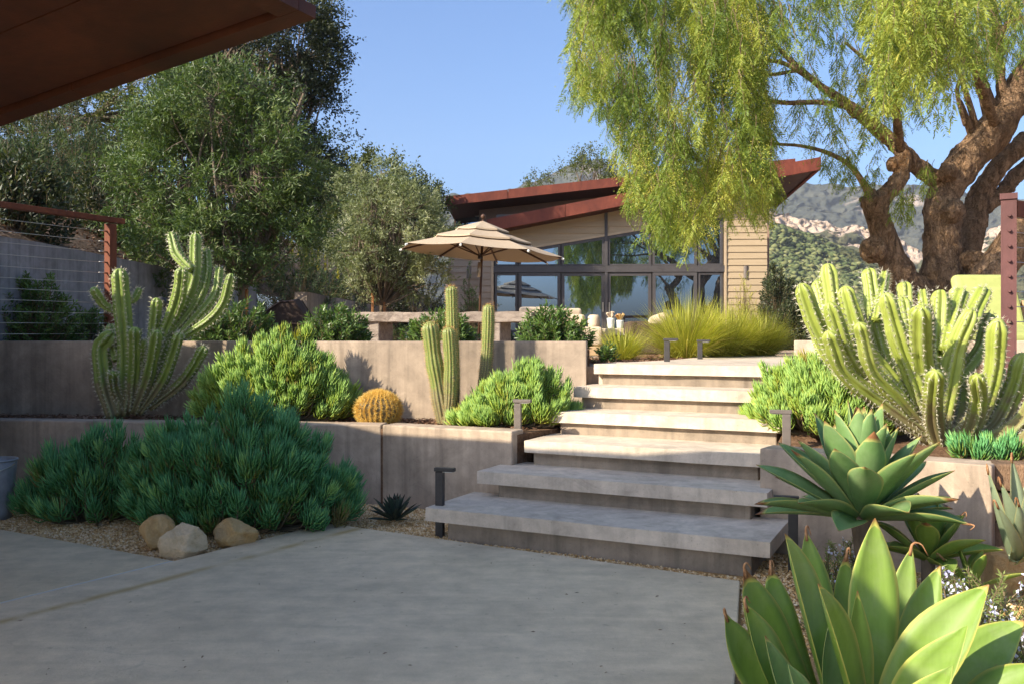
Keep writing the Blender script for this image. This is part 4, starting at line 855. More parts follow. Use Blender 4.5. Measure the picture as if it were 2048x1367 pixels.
shrub('shrub', 'dark dense shrub against the right corner of the house', gnd(1556, 22.5, .965), (.55, .6), 1.9, 330, M['oak'], 18, .09, .035, 22, 'shrubs by the house', .3)
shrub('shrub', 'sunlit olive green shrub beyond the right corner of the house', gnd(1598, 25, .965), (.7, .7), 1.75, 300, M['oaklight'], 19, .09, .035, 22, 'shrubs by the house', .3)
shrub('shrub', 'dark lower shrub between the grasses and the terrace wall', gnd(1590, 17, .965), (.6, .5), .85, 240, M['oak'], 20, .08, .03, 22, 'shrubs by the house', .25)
shrub('climber', 'leafy climber on the shaded siding under the left wall lamp', gnd(940, 23.5, .965), (.34, .2), 1.85, 130, M['shrub'], 21, .06, .022, 16, 'plants against the house', .2)
shrub('climber', 'airy pale climber on the lit siding under the right wall lamp', gnd(1492, 23.3, .965), (.4, .22), 1.75, 90, M['grass'], 22, .05, .018, 16, 'plants against the house', .25)
shrub('shrub', 'silvery low plants beneath the small olive tree', gnd(800, 14, .965), (.9, .4), .5, 160, M['olive'], 23, .06, .012, 20)
# ---- hillside shrubs
hill = [(60, 14, 1.3, 1.1, 'blue green echium bush on the hillside at the left edge', 0), (150, 17, 1.5, 1.6, 'tall grey green echium bush high on the left hillside', 0), (30, 10, .8, .9, 'dark bush low on the hillside behind the fence rail', 1),
        (230, 13, 1.2, 1.2, 'dark green bush on the hillside behind the fence post', 1), (340, 15, 1.3, 1.3, 'dark bush on the hillside behind the tall olive tree', 1), (470, 17, 1.4, 1.5, 'shaded bush on the hillside right of the tall olive trunk', 1),
        (590, 19, 1.3, 1.5, 'echium bush with yellow flower spikes above the retaining wall', 0), (650, 22, 1.5, 1.7, 'second echium bush with yellow spikes behind the small olive tree', 0), (100, 24, 2.2, 2.2, 'broad bush near the top of the left hillside', 1), (240, 25, 2.2, 2.0, 'sunlit yellow green bush at the top of the hillside', 2), (730, 27, 1.6, 1.6, 'dark bush behind the trunk of the small olive tree', 1), (830, 29, 1.6, 1.8, 'dark bush behind the small olive crown near the house', 1)]
for i, (px, D, r_, h_, lab, kind) in enumerate(hill):
    x = (px-1024)/F*D; z = float(hill_z(np.array([x]), np.array([D]))[0]) if x < -4.9 else 1.6
    o = shrub('hill_shrub', lab, (x, D, z-.1), (r_*.8, r_*.7), h_, 190, [M['echium'], M['oak'], M['oaklight']][kind], 40+i, .13 if kind == 0 else .09, .02 if kind == 0 else .035, 26, 'shrubs on the hillside', .4)
    if 'yellow' in lab and kind == 0:
        rr = np.random.RandomState(90+i)
        for s in range(9):
            a = rr.uniform(0, 6.28); q = rr.uniform(.2, .8); p = np.array((x+math.cos(a)*q*r_*.8, D+math.sin(a)*q*r_*.6-.2, z+h_*math.sqrt(1-q*q)*.93)); g = Geo(); n = 70; f = rr.uniform(0, 1, n); ph = rr.uniform(0, 6.28, n)
            P = p+np.c_[np.zeros(n), np.zeros(n), f*.42]; leaves(g, P, np.c_[np.cos(ph), np.sin(ph), np.full(n, .6)], .055*(1-.6*f), .03, rr, rr.uniform(0, 1, n)); g.build('flower_spike', M['spike'], o)
# ---- rosemary with pale flowers
def rosemary(label, c, rad, h, n, seed, nf):
    rr = np.random.RandomState(seed); o = thing('rosemary', label, 'herb', tuple(c), 'rosemary bushes'); g = Geo(); gs = Geo(); gf = Geo(); c = np.asarray(c, float)
    for i in range(n):
        a = rr.uniform(0, 6.28); q = math.sqrt(rr.rand()); dx, dy = q*math.cos(a), q*math.sin(a); ax_ = norm(np.array((dx*.7+rr.normal(0, .25), dy*.7+rr.normal(0, .25), .9))); tip = c+np.array((dx*rad[0], dy*rad[1], h*math.sqrt(max(.03, 1-q*q))*rr.uniform(.5, 1.1))); s = rr.uniform(.12, .24); base = tip-ax_*s
        m = 44; f = np.linspace(0, 1, m); ph = np.arange(m)*2.4; e1 = norm(np.cross(ax_, (0, 1, .1))); e2 = np.cross(ax_, e1); rd_ = e1*np.cos(ph)[:, None]+e2*np.sin(ph)[:, None]; P = base+ax_*(s*f)[:, None]
        leaves(g, P, rd_+ax_*.7, .024*rr.uniform(.8, 1.2, m), .0055, rr, np.clip(.4+.5*(f-.5)+rr.normal(0, .15, m), 0, 1), .1, up=rd_); gs.tube([c+(dx*rad[0]*.4, dy*rad[1]*.4, 0), base, tip], [.006, .004, .002], 4, cap=False)
        if rr.rand() < nf:
            k_ = 14; P = tip-ax_*rr.uniform(0, .08, (k_, 1))+rr.normal(0, .012, (k_, 3)); leaves(gf, P, unit(rr, k_), .016, .014, rr, rr.uniform(0, 1, k_))
    g.build('foliage', M['rosemary'], o); gs.build('stems', M['twig'], o)
    if gf.n: gf.build('flowers', M['flower'], o)['kind'] = 'stuff'
rosemary('flowering rosemary bush in the lower right corner behind the front agave', (1.78, 3.25, -.03), (.42, .36), .38, 170, 61, .35)
rosemary('sunlit rosemary sprigs at the right edge beside the front agave', (1.62, 2.72, -.03), (.22, .25), .3, 80, 62, .3)
rosemary('rosemary sprigs with pale flowers beside the lower right path light', (1.58, 4.15, -.03), (.26, .3), .27, 70, 63, .35)
rosemary('green rosemary between the front agave and the big stemmed agave', (1.42, 3.45, -.03), (.28, .3), .34, 90, 65, .2)
rosemary('dark rosemary sprigs on the patio edge below the front agave', (.88, 2.85, -.03), (.14, .2), .2, 40, 64, 0)
# ---- ornamental grasses
def grass(label, c, r, h, n, seed, W=.007):
    rr = np.random.RandomState(seed); c = np.asarray(c, float); a = rr.uniform(0, 6.28, n); q = np.sqrt(rr.rand(n))*.28*r; L = h*rr.uniform(.75, 1.3, n); el = np.clip(rr.normal(.95, .28, n), .25, 1.5)
    d = np.c_[np.cos(a), np.sin(a), np.zeros(n)]; P0 = c+d*q[:, None]; ts = np.linspace(0, 1, 5); g = Geo(); S = np.c_[-np.sin(a+rr.normal(0, .5, n)), np.cos(a), np.zeros(n)]; V = []
    for t in ts:
        z = L*t*np.sin(el)-L*.38*t**2.4*np.cos(el)*1.1; hr = L*t*np.cos(el)*(1+.15*t); p = P0+d*hr[:, None]+np.c_[np.zeros(n), np.zeros(n), z]; w = W*(1-t**2*.95)*.5; V += [p-S*w, p+S*w]
    v = np.stack(V, 1); q4 = np.array([(2*i, 2*i+1, 2*i+3, 2*i+2) for i in range(4)]); g.add(v.reshape(-1, 3), q=(q4[None]+np.arange(n)[:, None, None]*10).reshape(-1, 4), a=np.repeat(np.clip(.45+rr.normal(0, .25, n), 0, 1), 10))
    return tag(g.build('ornamental_grass', M['grass'], loc=tuple(c)), label, 'grass', 'clumps of ornamental grass')
grass('large upright yellow green grass clump behind the two slim path lights', gnd(1372, 9.8, .965), .55, .66, 2600, 71)
grass('broad arching yellow grass clump right of the path lights', gnd(1452, 10.4, .965), .6, .62, 2600, 72)
grass('golden grass clump nearest the terrace wall', gnd(1518, 10.8, .965), .55, .55, 2200, 73)
grass('small green grass tuft between the landing and the coffee table', gnd(1243, 8.9, .965), .35, .36, 900, 74)
grass('yellow grass clump behind the others below the lit siding', gnd(1480, 13, .965), .6, .72, 1500, 75)
grass('thin dry grass tuft on the tall wall left of the round shrub', gnd(585, 8.6, 1.1), .3, .22, 500, 76)

# ================================================================== cacti
def spines(g, P, N, L, rr, per=5, r=.0012, spread=.8, a=None):
    n = len(P)*per; P = np.repeat(P, per, 0); N = np.repeat(N, per, 0); d = norm(N+rr.normal(0, spread, (n, 3))*.75); L = L*rr.uniform(.45, 1.2, (n, 1)); s = norm(np.cross(d, (.3, .2, .9))); t = np.cross(d, s)
    v = np.stack([P+s*r, P-s*r*.5+t*r*.87, P-s*r*.5-t*r*.87, P+d*L], 1); T = np.array([(0, 1, 3), (1, 2, 3), (2, 0, 3)])
    tone = rr.uniform(.2, 1, n) if a is None else np.clip(rr.normal(a, .2, n), 0, 1)
    g.add(v.reshape(-1, 3), t=(T[None]+np.arange(n)[:, None, None]*4).reshape(-1, 3), a=np.repeat(tone, 4))
def cactus_arm(o, pts, rads, ribs, mat, smat, rr, name='arm', step=.035, SL=.02, per=5, depth=.3, r=.0012, tone=None, spread=.8, tipa=.3):
    """pts: centre line (first point is the root); rads: radius at each point"""
    pr = np.c_[np.asarray(pts), np.asarray(rads)]; n = 22; c = spline(pr, n); rad = c[:, 3].copy(); c = c[:, :3]
    # rounded tip
    L = np.linalg.norm(np.diff(c, axis=0), axis=1).sum(); d = norm(c[-1]-c[-2]); R_ = rad[-1]; k_ = 6; th = np.linspace(0, math.pi/2*.97, k_+1)[1:]
    c = np.vstack([c]+[c[-1]+d*R_*1.15*math.sin(t) for t in th]); rad = np.concatenate([rad, [R_*math.cos(t) for t in th]])
    lump = 1+.09*fbm(np.c_[np.linspace(0, L*11, len(c)), np.full(len(c), rr.uniform(0, 99)), np.zeros(len(c))], 2)
    rad = rad*lump; g = Geo(); ns = ribs*6; av = np.zeros(len(c)*ns+2)
    cr = np.abs(np.cos(np.arange(ns)/ns*2*math.pi*ribs/2)); av[:-2] = np.tile(cr**3, len(c)); tt, U, W = g.tube(c, rad, ns, a=av, ribs=ribs, depth=depth)
    b = g.build(name, mat, o, smooth=True)
    s = np.concatenate([[0], np.cumsum(np.linalg.norm(np.diff(c, axis=0), axis=1))]); pos = np.arange(.02, s[-1], step); P = []; N = []
    for k_ in range(ribs):
        th = 2*math.pi*k_/ribs; cc = np.stack([np.interp(pos+rr.uniform(0, step*.5), s, c[:, j]) for j in range(3)], -1); rd_ = np.interp(pos, s, rad)
        uu = np.stack([np.interp(pos, s, U[:, j]) for j in range(3)], -1); ww = np.stack([np.interp(pos, s, W[:, j]) for j in range(3)], -1); nn = norm(uu*math.cos(th)+ww*math.sin(th)); P.append(cc+nn*rd_[:, None]); tl_ = np.stack([np.interp(pos, s, tt[:, j]) for j in range(3)], -1); N.append(norm(nn+tl_*tipa))
    gs = Geo(); spines(gs, np.vstack(P), np.vstack(N), SL, rr, per, r, spread, tone); so_ = gs.build('spines', smat, b); so_['kind'] = 'stuff'
    return b
def arms(o, spec, D, ribs, mat, smat, seed, thin=1., **kw):
    rr = np.random.RandomState(seed)
    for e in spec:
        w = e[0]*thin; dD = e[1]; pp = e[2:]; m = len(pp); pts = [at(x, y, D+dD*(i/(m-1))) for i, (x, y) in enumerate(pp)]; rad = [w/2/F*(D+dD)*(.8 if i == 0 else 1.0 if i < m-1 else .94) for i in range(m)]
        cactus_arm(o, pts, rad, ribs, mat, smat, rr, **kw)
rc = thing('cactus', 'huge pale green many armed cactus with white spines at the right', 'cactus', tuple(gnd(1880, 5.3, .48)))
RA = [(40, -.1, (1860, 880), (1760, 800), (1675, 725), (1632, 650), (1608, 585)), (44, .1, (1760, 790), (1700, 720), (1672, 640), (1657, 548)), (38, .25, (1730, 760), (1680, 690), (1655, 630), (1640, 575)), (40, -.2, (1840, 850), (1750, 780), (1695, 710), (1664, 622)),
      (42, .0, (1850, 860), (1780, 760), (1725, 690), (1694, 592)), (42, .25, (1850, 850), (1790, 750), (1757, 660), (1740, 556)), (26, .35, (1752, 640), (1762, 590), (1769, 552)), (44, -.15, (1865, 890), (1835, 780), (1800, 690), (1776, 606)), (38, .3, (1840, 760), (1815, 660), (1809, 580)), (34, .1, (1850, 760), (1822, 690), (1808, 610)),
      (50, -.3, (1875, 800), (1850, 740), (1842, 690), (1841, 632)), (24, .3, (1855, 660), (1850, 620), (1845, 588)), (44, .2, (1885, 800), (1877, 700), (1880, 600)), (38, .35, (1890, 700), (1905, 640), (1920, 592)), (42, .25, (1900, 720), (1935, 650), (1964, 592)), (46, -.1, (1880, 880), (1900, 760), (1915, 690), (1936, 640)),
      (42, .3, (1920, 880), (1935, 800), (1930, 722)), (48, -.25, (1880, 890), (1950, 840), (1985, 750), (1994, 660)), (46, -.1, (1890, 895), (1980, 860), (2022, 790), (2042, 726)), (44, -.4, (1885, 905), (1868, 840), (1866, 800), (1870, 755)), (50, -.35, (1890, 905), (1990, 880), (2050, 840), (2090, 760)), (40, -.25, (1860, 870), (1760, 800), (1690, 745), (1662, 678)),
      (30, .3, (1960, 880), (1985, 800), (1998, 745)), (46, -.45, (1895, 915), (1960, 905), (2040, 890), (2090, 850)), (60, .0, (1880, 925), (1872, 850), (1850, 780)), (36, .4, (1800, 760), (1775, 690), (1762, 640)), (34, .3, (1900, 780), (1960, 700), (1975, 640)), (36, -.3, (1850, 860), (1800, 800), (1745, 740), (1722, 660)), (34, .2, (1700, 760), (1650, 700), (1628, 640)), (38, -.4, (1900, 900), (1940, 860), (1958, 800), (1955, 760))]
arms(rc, RA, 5.35, 6, M['cactus'], M['spine'], 101, .9, step=.036, SL=.027, per=5, depth=.44, r=.0018)
lc_ = thing('cactus', 'many armed dark green cactus with glowing spines in front of the left wall', 'cactus', tuple(gnd(225, 7.1, .53)))
LA = [(46, .0, (230, 835), (212, 770), (203, 700), (215, 680)), (42, -.05, (245, 830), (252, 760), (252, 690), (245, 620), (240, 556)), (24, -.1, (240, 625), (208, 610), (190, 584)), (20, .05, (250, 605), (268, 598), (276, 584)), (34, .1, (290, 790), (325, 705), (360, 630), (388, 560), (392, 482)), (25, .1, (382, 540), (355, 510), (344, 474)), (27, .2, (345, 670), (392, 610), (412, 555), (412, 508)),
      (25, .15, (360, 670), (408, 620), (432, 585), (438, 545)), (25, -.05, (365, 675), (420, 640), (448, 605), (461, 558)), (33, -.1, (310, 700), (338, 645), (357, 595), (363, 550)), (28, -.05, (300, 730), (308, 660), (313, 608)), (33, -.15, (262, 820), (270, 730), (270, 668)), (30, -.2, (270, 825), (298, 750), (313, 672)), (28, -.15, (280, 825), (328, 755), (356, 676)), (27, -.1, (300, 815), (358, 770), (386, 735), (404, 702)), (24, -.2, (248, 815), (230, 775), (226, 750)), (30, .1, (235, 720), (228, 690), (222, 660)), (30, -.1, (270, 780), (285, 720), (290, 690))]
arms(lc_, LA, 7.1, 6, M['cactusdark'], M['spine'], 102, .84, step=.036, SL=.03, per=6, depth=.42, r=.0021, tone=.85)
def torch(label, px, D, w, pp, seed):
    o = thing('column_cactus', label, 'cactus', tuple(at(pp[0][0], pp[0][1], D)), 'column cacti by the tall wall'); rr = np.random.RandomState(seed)
    pts = [at(x, y, D) for x, y in pp]; m = len(pts); cactus_arm(o, pts, [w/2/F*D*(.78 if i == 0 else .9) for i in range(m)], 13, M['torch'], M['rustspine'], rr, 'stem', .018, .02, 4, .16, .0014, .65, .9, .4)
    g = Geo(); c = at(pp[-1][0], pp[-1][1]-w*.35, D); P = c+rr.normal(0, 1, (70, 3))*w/2/F*D*np.array((.45, .45, .25)); spines(g, P, np.tile((0, 0, 1.), (70, 1)), .022, rr, 2, .001, .7, .15); so_ = g.build('crown_spines', M['rustspine'], o); so_['kind'] = 'stuff'
torch('leftmost column cactus, curved, beside the golden barrel cactus', 0, 6.72, 38, [(892, 860), (880, 790), (868, 720), (861, 662)], 111)
torch('middle column cactus of medium height in front of the tallest one', 0, 6.68, 31, [(893, 860), (900, 790), (901, 720), (898, 670)], 112)
torch('tallest column cactus rising above the shrubs', 0, 6.95, 27, [(905, 850), (908, 760), (905, 660), (903, 586)], 113)
torch('smallest column cactus wedged beside the leftmost one', 0, 6.82, 17, [(893, 855), (886, 800), (879, 742)], 114)
torch('right hand column cactus standing alone near the stair succulent', 0, 6.95, 26, [(964, 790), (972, 730), (976, 670), (977, 622)], 115)
# golden barrel
bc = at(757, 812, 6.82); bc[2] = .64; gb_ = thing('barrel_cactus', 'round golden barrel cactus covered in yellow spines', 'cactus', (bc[0], bc[1], .53)); rr = np.random.RandomState(120)
ribs = 24; nu, nv = ribs*6, 22; th = np.arange(nu)/nu*2*math.pi; pv = np.linspace(.02, math.pi*.93, nv); rb_ = 1-.1*(1-np.abs(np.cos(th*ribs/2))); V = []
for p in pv:
    V.append(np.stack([bc[0]+.165*math.sin(p)*rb_*np.cos(th), bc[1]+.165*math.sin(p)*rb_*np.sin(th), np.full(nu, bc[2]+.128*math.cos(p))], -1))
idx = np.arange(nu*nv).reshape(nv, nu); nx_ = np.roll(idx, -1, 1); g = Geo(); g.add(np.vstack(V), q=np.stack([idx[:-1], idx[1:], nx_[1:], nx_[:-1]], -1).reshape(-1, 4), a=0); bb = g.build('body', M['barrel'], gb_, smooth=True)
P = []; N = []
for k_ in range(ribs):
    t = 2*math.pi*k_/ribs
    for p in np.arange(.06, 2.6, .085):
        n_ = np.array((math.sin(p)*math.cos(t), math.sin(p)*math.sin(t), math.cos(p))); P.append(bc+n_*np.array((.165, .165, .128))); N.append(n_)
g = Geo(); spines(g, np.array(P), np.array(N), .045, rr, 9, .0021, .85, .65); so_ = g.build('spines', M['goldspine'], bb); so_['kind'] = 'stuff'

# ================================================================== agaves
def blade(o, B, T, ctrl, w, mat, face, cup=.25, nL=14, dry=0., dead=False, wmax=.56, wbase=.45, twist=0., hook=0.):
    """one leaf from B to T bending through ctrl; face: direction the hollow side looks"""
    B, T, ctrl = (np.asarray(q, float) for q in (B, T, ctrl)); t = np.linspace(0, 1, nL)**.9; c = B*((1-t)**2)[:, None]+ctrl*(2*t*(1-t))[:, None]+T*(t*t)[:, None]
    tg = norm(np.gradient(c, axis=0)); f = np.asarray(face, float); S = norm(np.cross(tg, f)); N = np.cross(S, tg)
    if twist: S, N = S*math.cos(twist)+N*math.sin(twist), N*math.cos(twist)-S*math.sin(twist)
    wd = np.where(t < wmax, wbase+(1-wbase)*np.sin(t/wmax*math.pi/2)**1.2, np.cos(np.clip((t-wmax)/(1-wmax), 0, 1)*math.pi/2)**.95); wd = np.maximum(wd, .02)*w/2
    if dead: wd = np.where(t > .9, np.maximum(wd*(1-(t-.9)*4), .004), np.maximum(wd, .0))
    ac = np.array((-1, -.55, 0, .55, 1.)); V = []; A = []
    for i in range(nL):
        for a in ac:
            k_ = 1-.75*max(0, (t[i]-.55)/.45)*0
            V.append(c[i]+S[i]*wd[i]*a*math.cos(cup*abs(a)*1.2)+N[i]*wd[i]*abs(a)**1.6*math.sin(cup*1.6)*k_*1.0); A.append(abs(a)*.995 if not (dry and t[i] > 1-dry) else 2.3)
    m = 5; top = np.array(V); th_ = np.array([.0012+.011*(1-t[i])*(1-abs(a)**2)*min(1, w*8) for i in range(nL) for a in ac]); Nn = np.repeat(N, m, 0); bot = top-Nn*th_[:, None]; n = nL*m
    q = [];
    for i in range(nL-1):
        for j in range(m-1): k_ = i*m+j; q += [(k_, k_+1, k_+m+1, k_+m), (n+k_, n+k_+m, n+k_+m+1, n+k_+1)]
        q += [(i*m, i*m+m, n+i*m+m, n+i*m), (i*m+m-1, n+i*m+m-1, n+i*m+2*m-1, i*m+2*m-1)]
    g = Geo(); g.add(np.vstack([top, bot]), q=q, a=np.array(A+A)); lf = g.build('leaf', mat, o, smooth=True)
    if hook:
        rr = np.random.RandomState(int(abs(T[0])*9999) % 9999); e = c[-1]; d = tg[-1]; gg = Geo(); gg.tube(spline([e-d*.03, e+d*.01, e+d*.02+S[-1]*hook*.5-(0, 0, .004), e+d*.005+S[-1]*hook-(0, 0, .02)], 8), np.linspace(.006, .0012, 8), 5); gg.build('dry_tip', M['drytip'], lf, smooth=True)
    return lf
M['drytip'] = noisy('dry_tip', (.2, .09, .04), (.42, .24, .12), 60, .9, .1)
fa = thing('agave', 'large foxtail agave with broad yellow edged leaves in the lower right foreground', 'agave', (1.06, 2.62, -.03))
FD = 2.62
def fl(tip, base, ctrl, w, D=(0, 0, 0), **kw):
    """leaf given by pixels: tip, base, mid control; D = extra depth of tip, base, control"""
    T = at(*tip, FD+D[0]); B = at(*base, FD+D[1]); C = at(*ctrl, FD+D[2]); mid = (T+B)/2; axis = np.array((1.06, FD, .3)); fc = axis+np.array((0, 0, .6))-mid; fc[2] *= .5
    face = kw.pop('face', None); blade(fa, B, T, C, w/F*FD, M[kw.pop('mat', 'agave')], fc if face is None else face, **kw)
K = (0, -1, .15)
fl((1750, 1035), (1742, 1480), (1736, 1210), 108, (.1, .02, .12), face=K, cup=.18, dry=.04)
fl((1612, 1062), (1690, 1470), (1618, 1190), 84, (.2, .06, .22), face=(.3, -1, .2), cup=.2, dry=.05, hook=.02, nL=16)
fl((1570, 1066), (1680, 1480), (1600, 1190), 92, (-.05, 0, 0), face=(.75, -.8, .1), cup=.4, dry=.05)
fl((1489, 1137), (1650, 1480), (1510, 1250), 98, (.05, .1, .12), face=(.4, -1, .1), cup=.2, dead=True, dry=.07, hook=.03)
fl((1541, 1130), (1650, 1460), (1545, 1230), 70, (.2, .1, .2), face=(.2, -1, .1), cup=.15, dead=True, dry=.07, hook=.015)
fl((1450, 1226), (1620, 1500), (1480, 1330), 84, (-.02, .05, .05), face=(.35, -1, .2), cup=.22, dead=True, dry=.06, hook=.012)
fl((1490, 1206), (1625, 1500), (1515, 1310), 84, (-.12, 0, -.05), face=(.7, -.9, .1), cup=.35, dry=.05, hook=.03)
fl((1636, 1166), (1735, 1500), (1665, 1280), 84, (-.25, -.05, -.18), face=(.8, -.75, .1), cup=.45, dry=.04)
fl((1694, 1104), (1700, 1460), (1676, 1200), 50, (.25, .15, .28), face=K, cup=.15, dead=True, dry=.08, hook=.01)
fl((1824, 1092), (1775, 1470), (1790, 1220), 64, (.3, .1, .3), face=(-.2, -1, .1), cup=.2, dry=.04, hook=.05)
fl((1978, 1168), (1760, 1500), (1840, 1320), 130, (-.05, -.02, -.05), face=(-.35, -.75, .75), cup=.4, dry=.03, nL=18)
fl((2050, 1240), (1850, 1500), (1930, 1330), 120, (.1, .05, .1), face=(-.2, -.6, .85), cup=.3, dry=.03)
fl((1935, 1250), (1770, 1520), (1850, 1400), 110, (-.3, -.1, -.25), face=(-.5, -.6, .7), cup=.45)
fl((1576, 1326), (1625, 1450), (1590, 1390), 50, (-.35, -.3, -.35), face=(.6, -.8, .2), cup=.5, mat='agavegreen')
fl((1660, 1240), (1700, 1500), (1640, 1380), 76, (-.1, .0, -.1), face=(.5, -1, .1), cup=.3, mat='agavegreen')
fl((1715, 1180), (1725, 1500), (1700, 1330), 66, (-.05, .0, -.02), face=(.2, -1, .2), cup=.4, dry=.03)
fl((1880, 1130), (1790, 1480), (1820, 1260), 84, (.2, .08, .2), face=(-.3, -1, .3), cup=.3, dry=.04)
fl((1530, 1270), (1650, 1520), (1560, 1400), 70, (-.2, -.05, -.15), face=(.6, -.9, .2), cup=.4, dry=.05, mat='agavegreen')
fl((1905, 1330), (1780, 1530), (1850, 1440), 90, (-.4, -.2, -.35), face=(-.4, -.6, .7), cup=.45)
fl((2100, 1330), (1880, 1520), (1980, 1400), 110, (-.1, 0, -.1), face=(-.3, -.4, .9), cup=.3)
def rosette(o, c, n, L, w, mat, seed, emax=86, emin=-18, cup=.3, curve=.25, dryp=.2, wmax=.55, wbase=.4, turn=0, skew=(0, 0), pw=1.15, lf=None):
    rr = np.random.RandomState(seed); c = np.asarray(c, float)
    for i in range(n):
        f = i/(n-1); a = i*2.39996+turn; el = R(emax+(emin-emax)*f**pw+rr.normal(0, 4)); l = L*((.86+.2*math.sin(min(1, f*1.6)*math.pi/2)) if lf is None else lf[0]+(lf[1]-lf[0])*f)*rr.uniform(.9, 1.08); d = np.array((math.cos(a)*math.cos(el), math.sin(a)*math.cos(el), math.sin(el))); h = np.array((math.cos(a), math.sin(a), 0))
        B = c+h*.02*L*8*f+np.array((0, 0, .12*L*(1-f)-.02)); T = B+d*l+np.array((skew[0], skew[1], 0))*l; C = B+d*l*.5+np.array((0, 0, 1))*l*curve*(.2-.55*f)*-1*(1 if f < .5 else .6)+h*l*.05
        face = -h*math.sin(el)+np.array((0, 0, 1))*max(math.cos(el), .15); dr = .03 if rr.rand() < .8 else .08
        blade(o, B, T, C, w*rr.uniform(.88, 1.1), mat, face, cup*rr.uniform(.8, 1.3), 13, dr, wmax=wmax, wbase=wbase, twist=rr.normal(0, .12), hook=.018 if rr.rand() < dryp else 0)
mc = at(1722, 1012, 4.0); ma = thing('agave', 'big grey green foxtail agave rosette on a stem beside the stairs', 'agave', (mc[0]+.03, 4.05, -.03))
rosette(ma, mc-np.array((0, 0, .03)), 44, .47, .165, M['agavegreen'], 131, 86, -4, .3, .25, .03, pw=1.18, lf=(.98, .88))
g = Geo(); g.tube(spline([(mc[0]+.06, 4.08, -.04), (mc[0]+.05, 4.06, .2), (mc[0], 4.0, mc[2]+.03)], 10), np.linspace(.045, .06, 10), 12); g.build('stem', M['bark'], ma, smooth=True)
sc_ = at(1856, 1108, 4.12); sa = thing('agave', 'smaller green agave rosette below and right of the big stemmed one', 'agave', (sc_[0], sc_[1], -.03)); rosette(sa, sc_, 16, .27, .12, M['agave'], 132, 80, 0, .3)
g = Geo(); g.tube([(sc_[0], sc_[1], -.04), (sc_[0], sc_[1], sc_[2]+.02)], .03, 10); g.build('stem', M['bark'], sa, smooth=True)
s2 = at(1945, 1165, 4.0); s3 = thing('agave', 'low small agave pup at the foot of the tan wall', 'agave', (s2[0], s2[1], -.03)); rosette(s3, s2, 8, .2, .07, M['agave'], 133, 75, 10, .3)
ec = at(2030, 1120, 4.05); ea = thing('agave', 'pale upright agave with narrow leaves at the right edge', 'agave', tuple(ec)); rr = np.random.RandomState(134)
for (tx, ty, dd, w) in ((1975, 935, -.1, 40), (2000, 960, -.2, 44), (2023, 912, .0, 46), (2052, 975, -.25, 50), (2070, 930, .1, 44), (1992, 1005, -.3, 30), (2085, 1010, -.2, 46), (2035, 1000, -.32, 36)):
    T = at(tx, ty, 4.05+dd); B = ec+np.array((rr.normal(0, .015), rr.normal(0, .015), 0)); C = (T+B)/2+np.array(((tx-2030)/F*1.2, dd*.3, -.03)); blade(ea, B, T, C, w/F*4.05, M['agavepale'], np.array((-(tx-2030)/60, -dd*3-.5, .25)), .45, 13, .06, wmax=.45, wbase=.55, hook=.01)
dc = at(790, 1030, 5.78); dc[2] = .02; da = thing('agave', 'small spiky dark blue green agave on the gravel by the low wall', 'agave', (dc[0], dc[1], -.03)); rosette(da, dc, 34, .165, .042, M['agaveblue'], 135, 84, 12, .35, .1, 0, .5, .6)
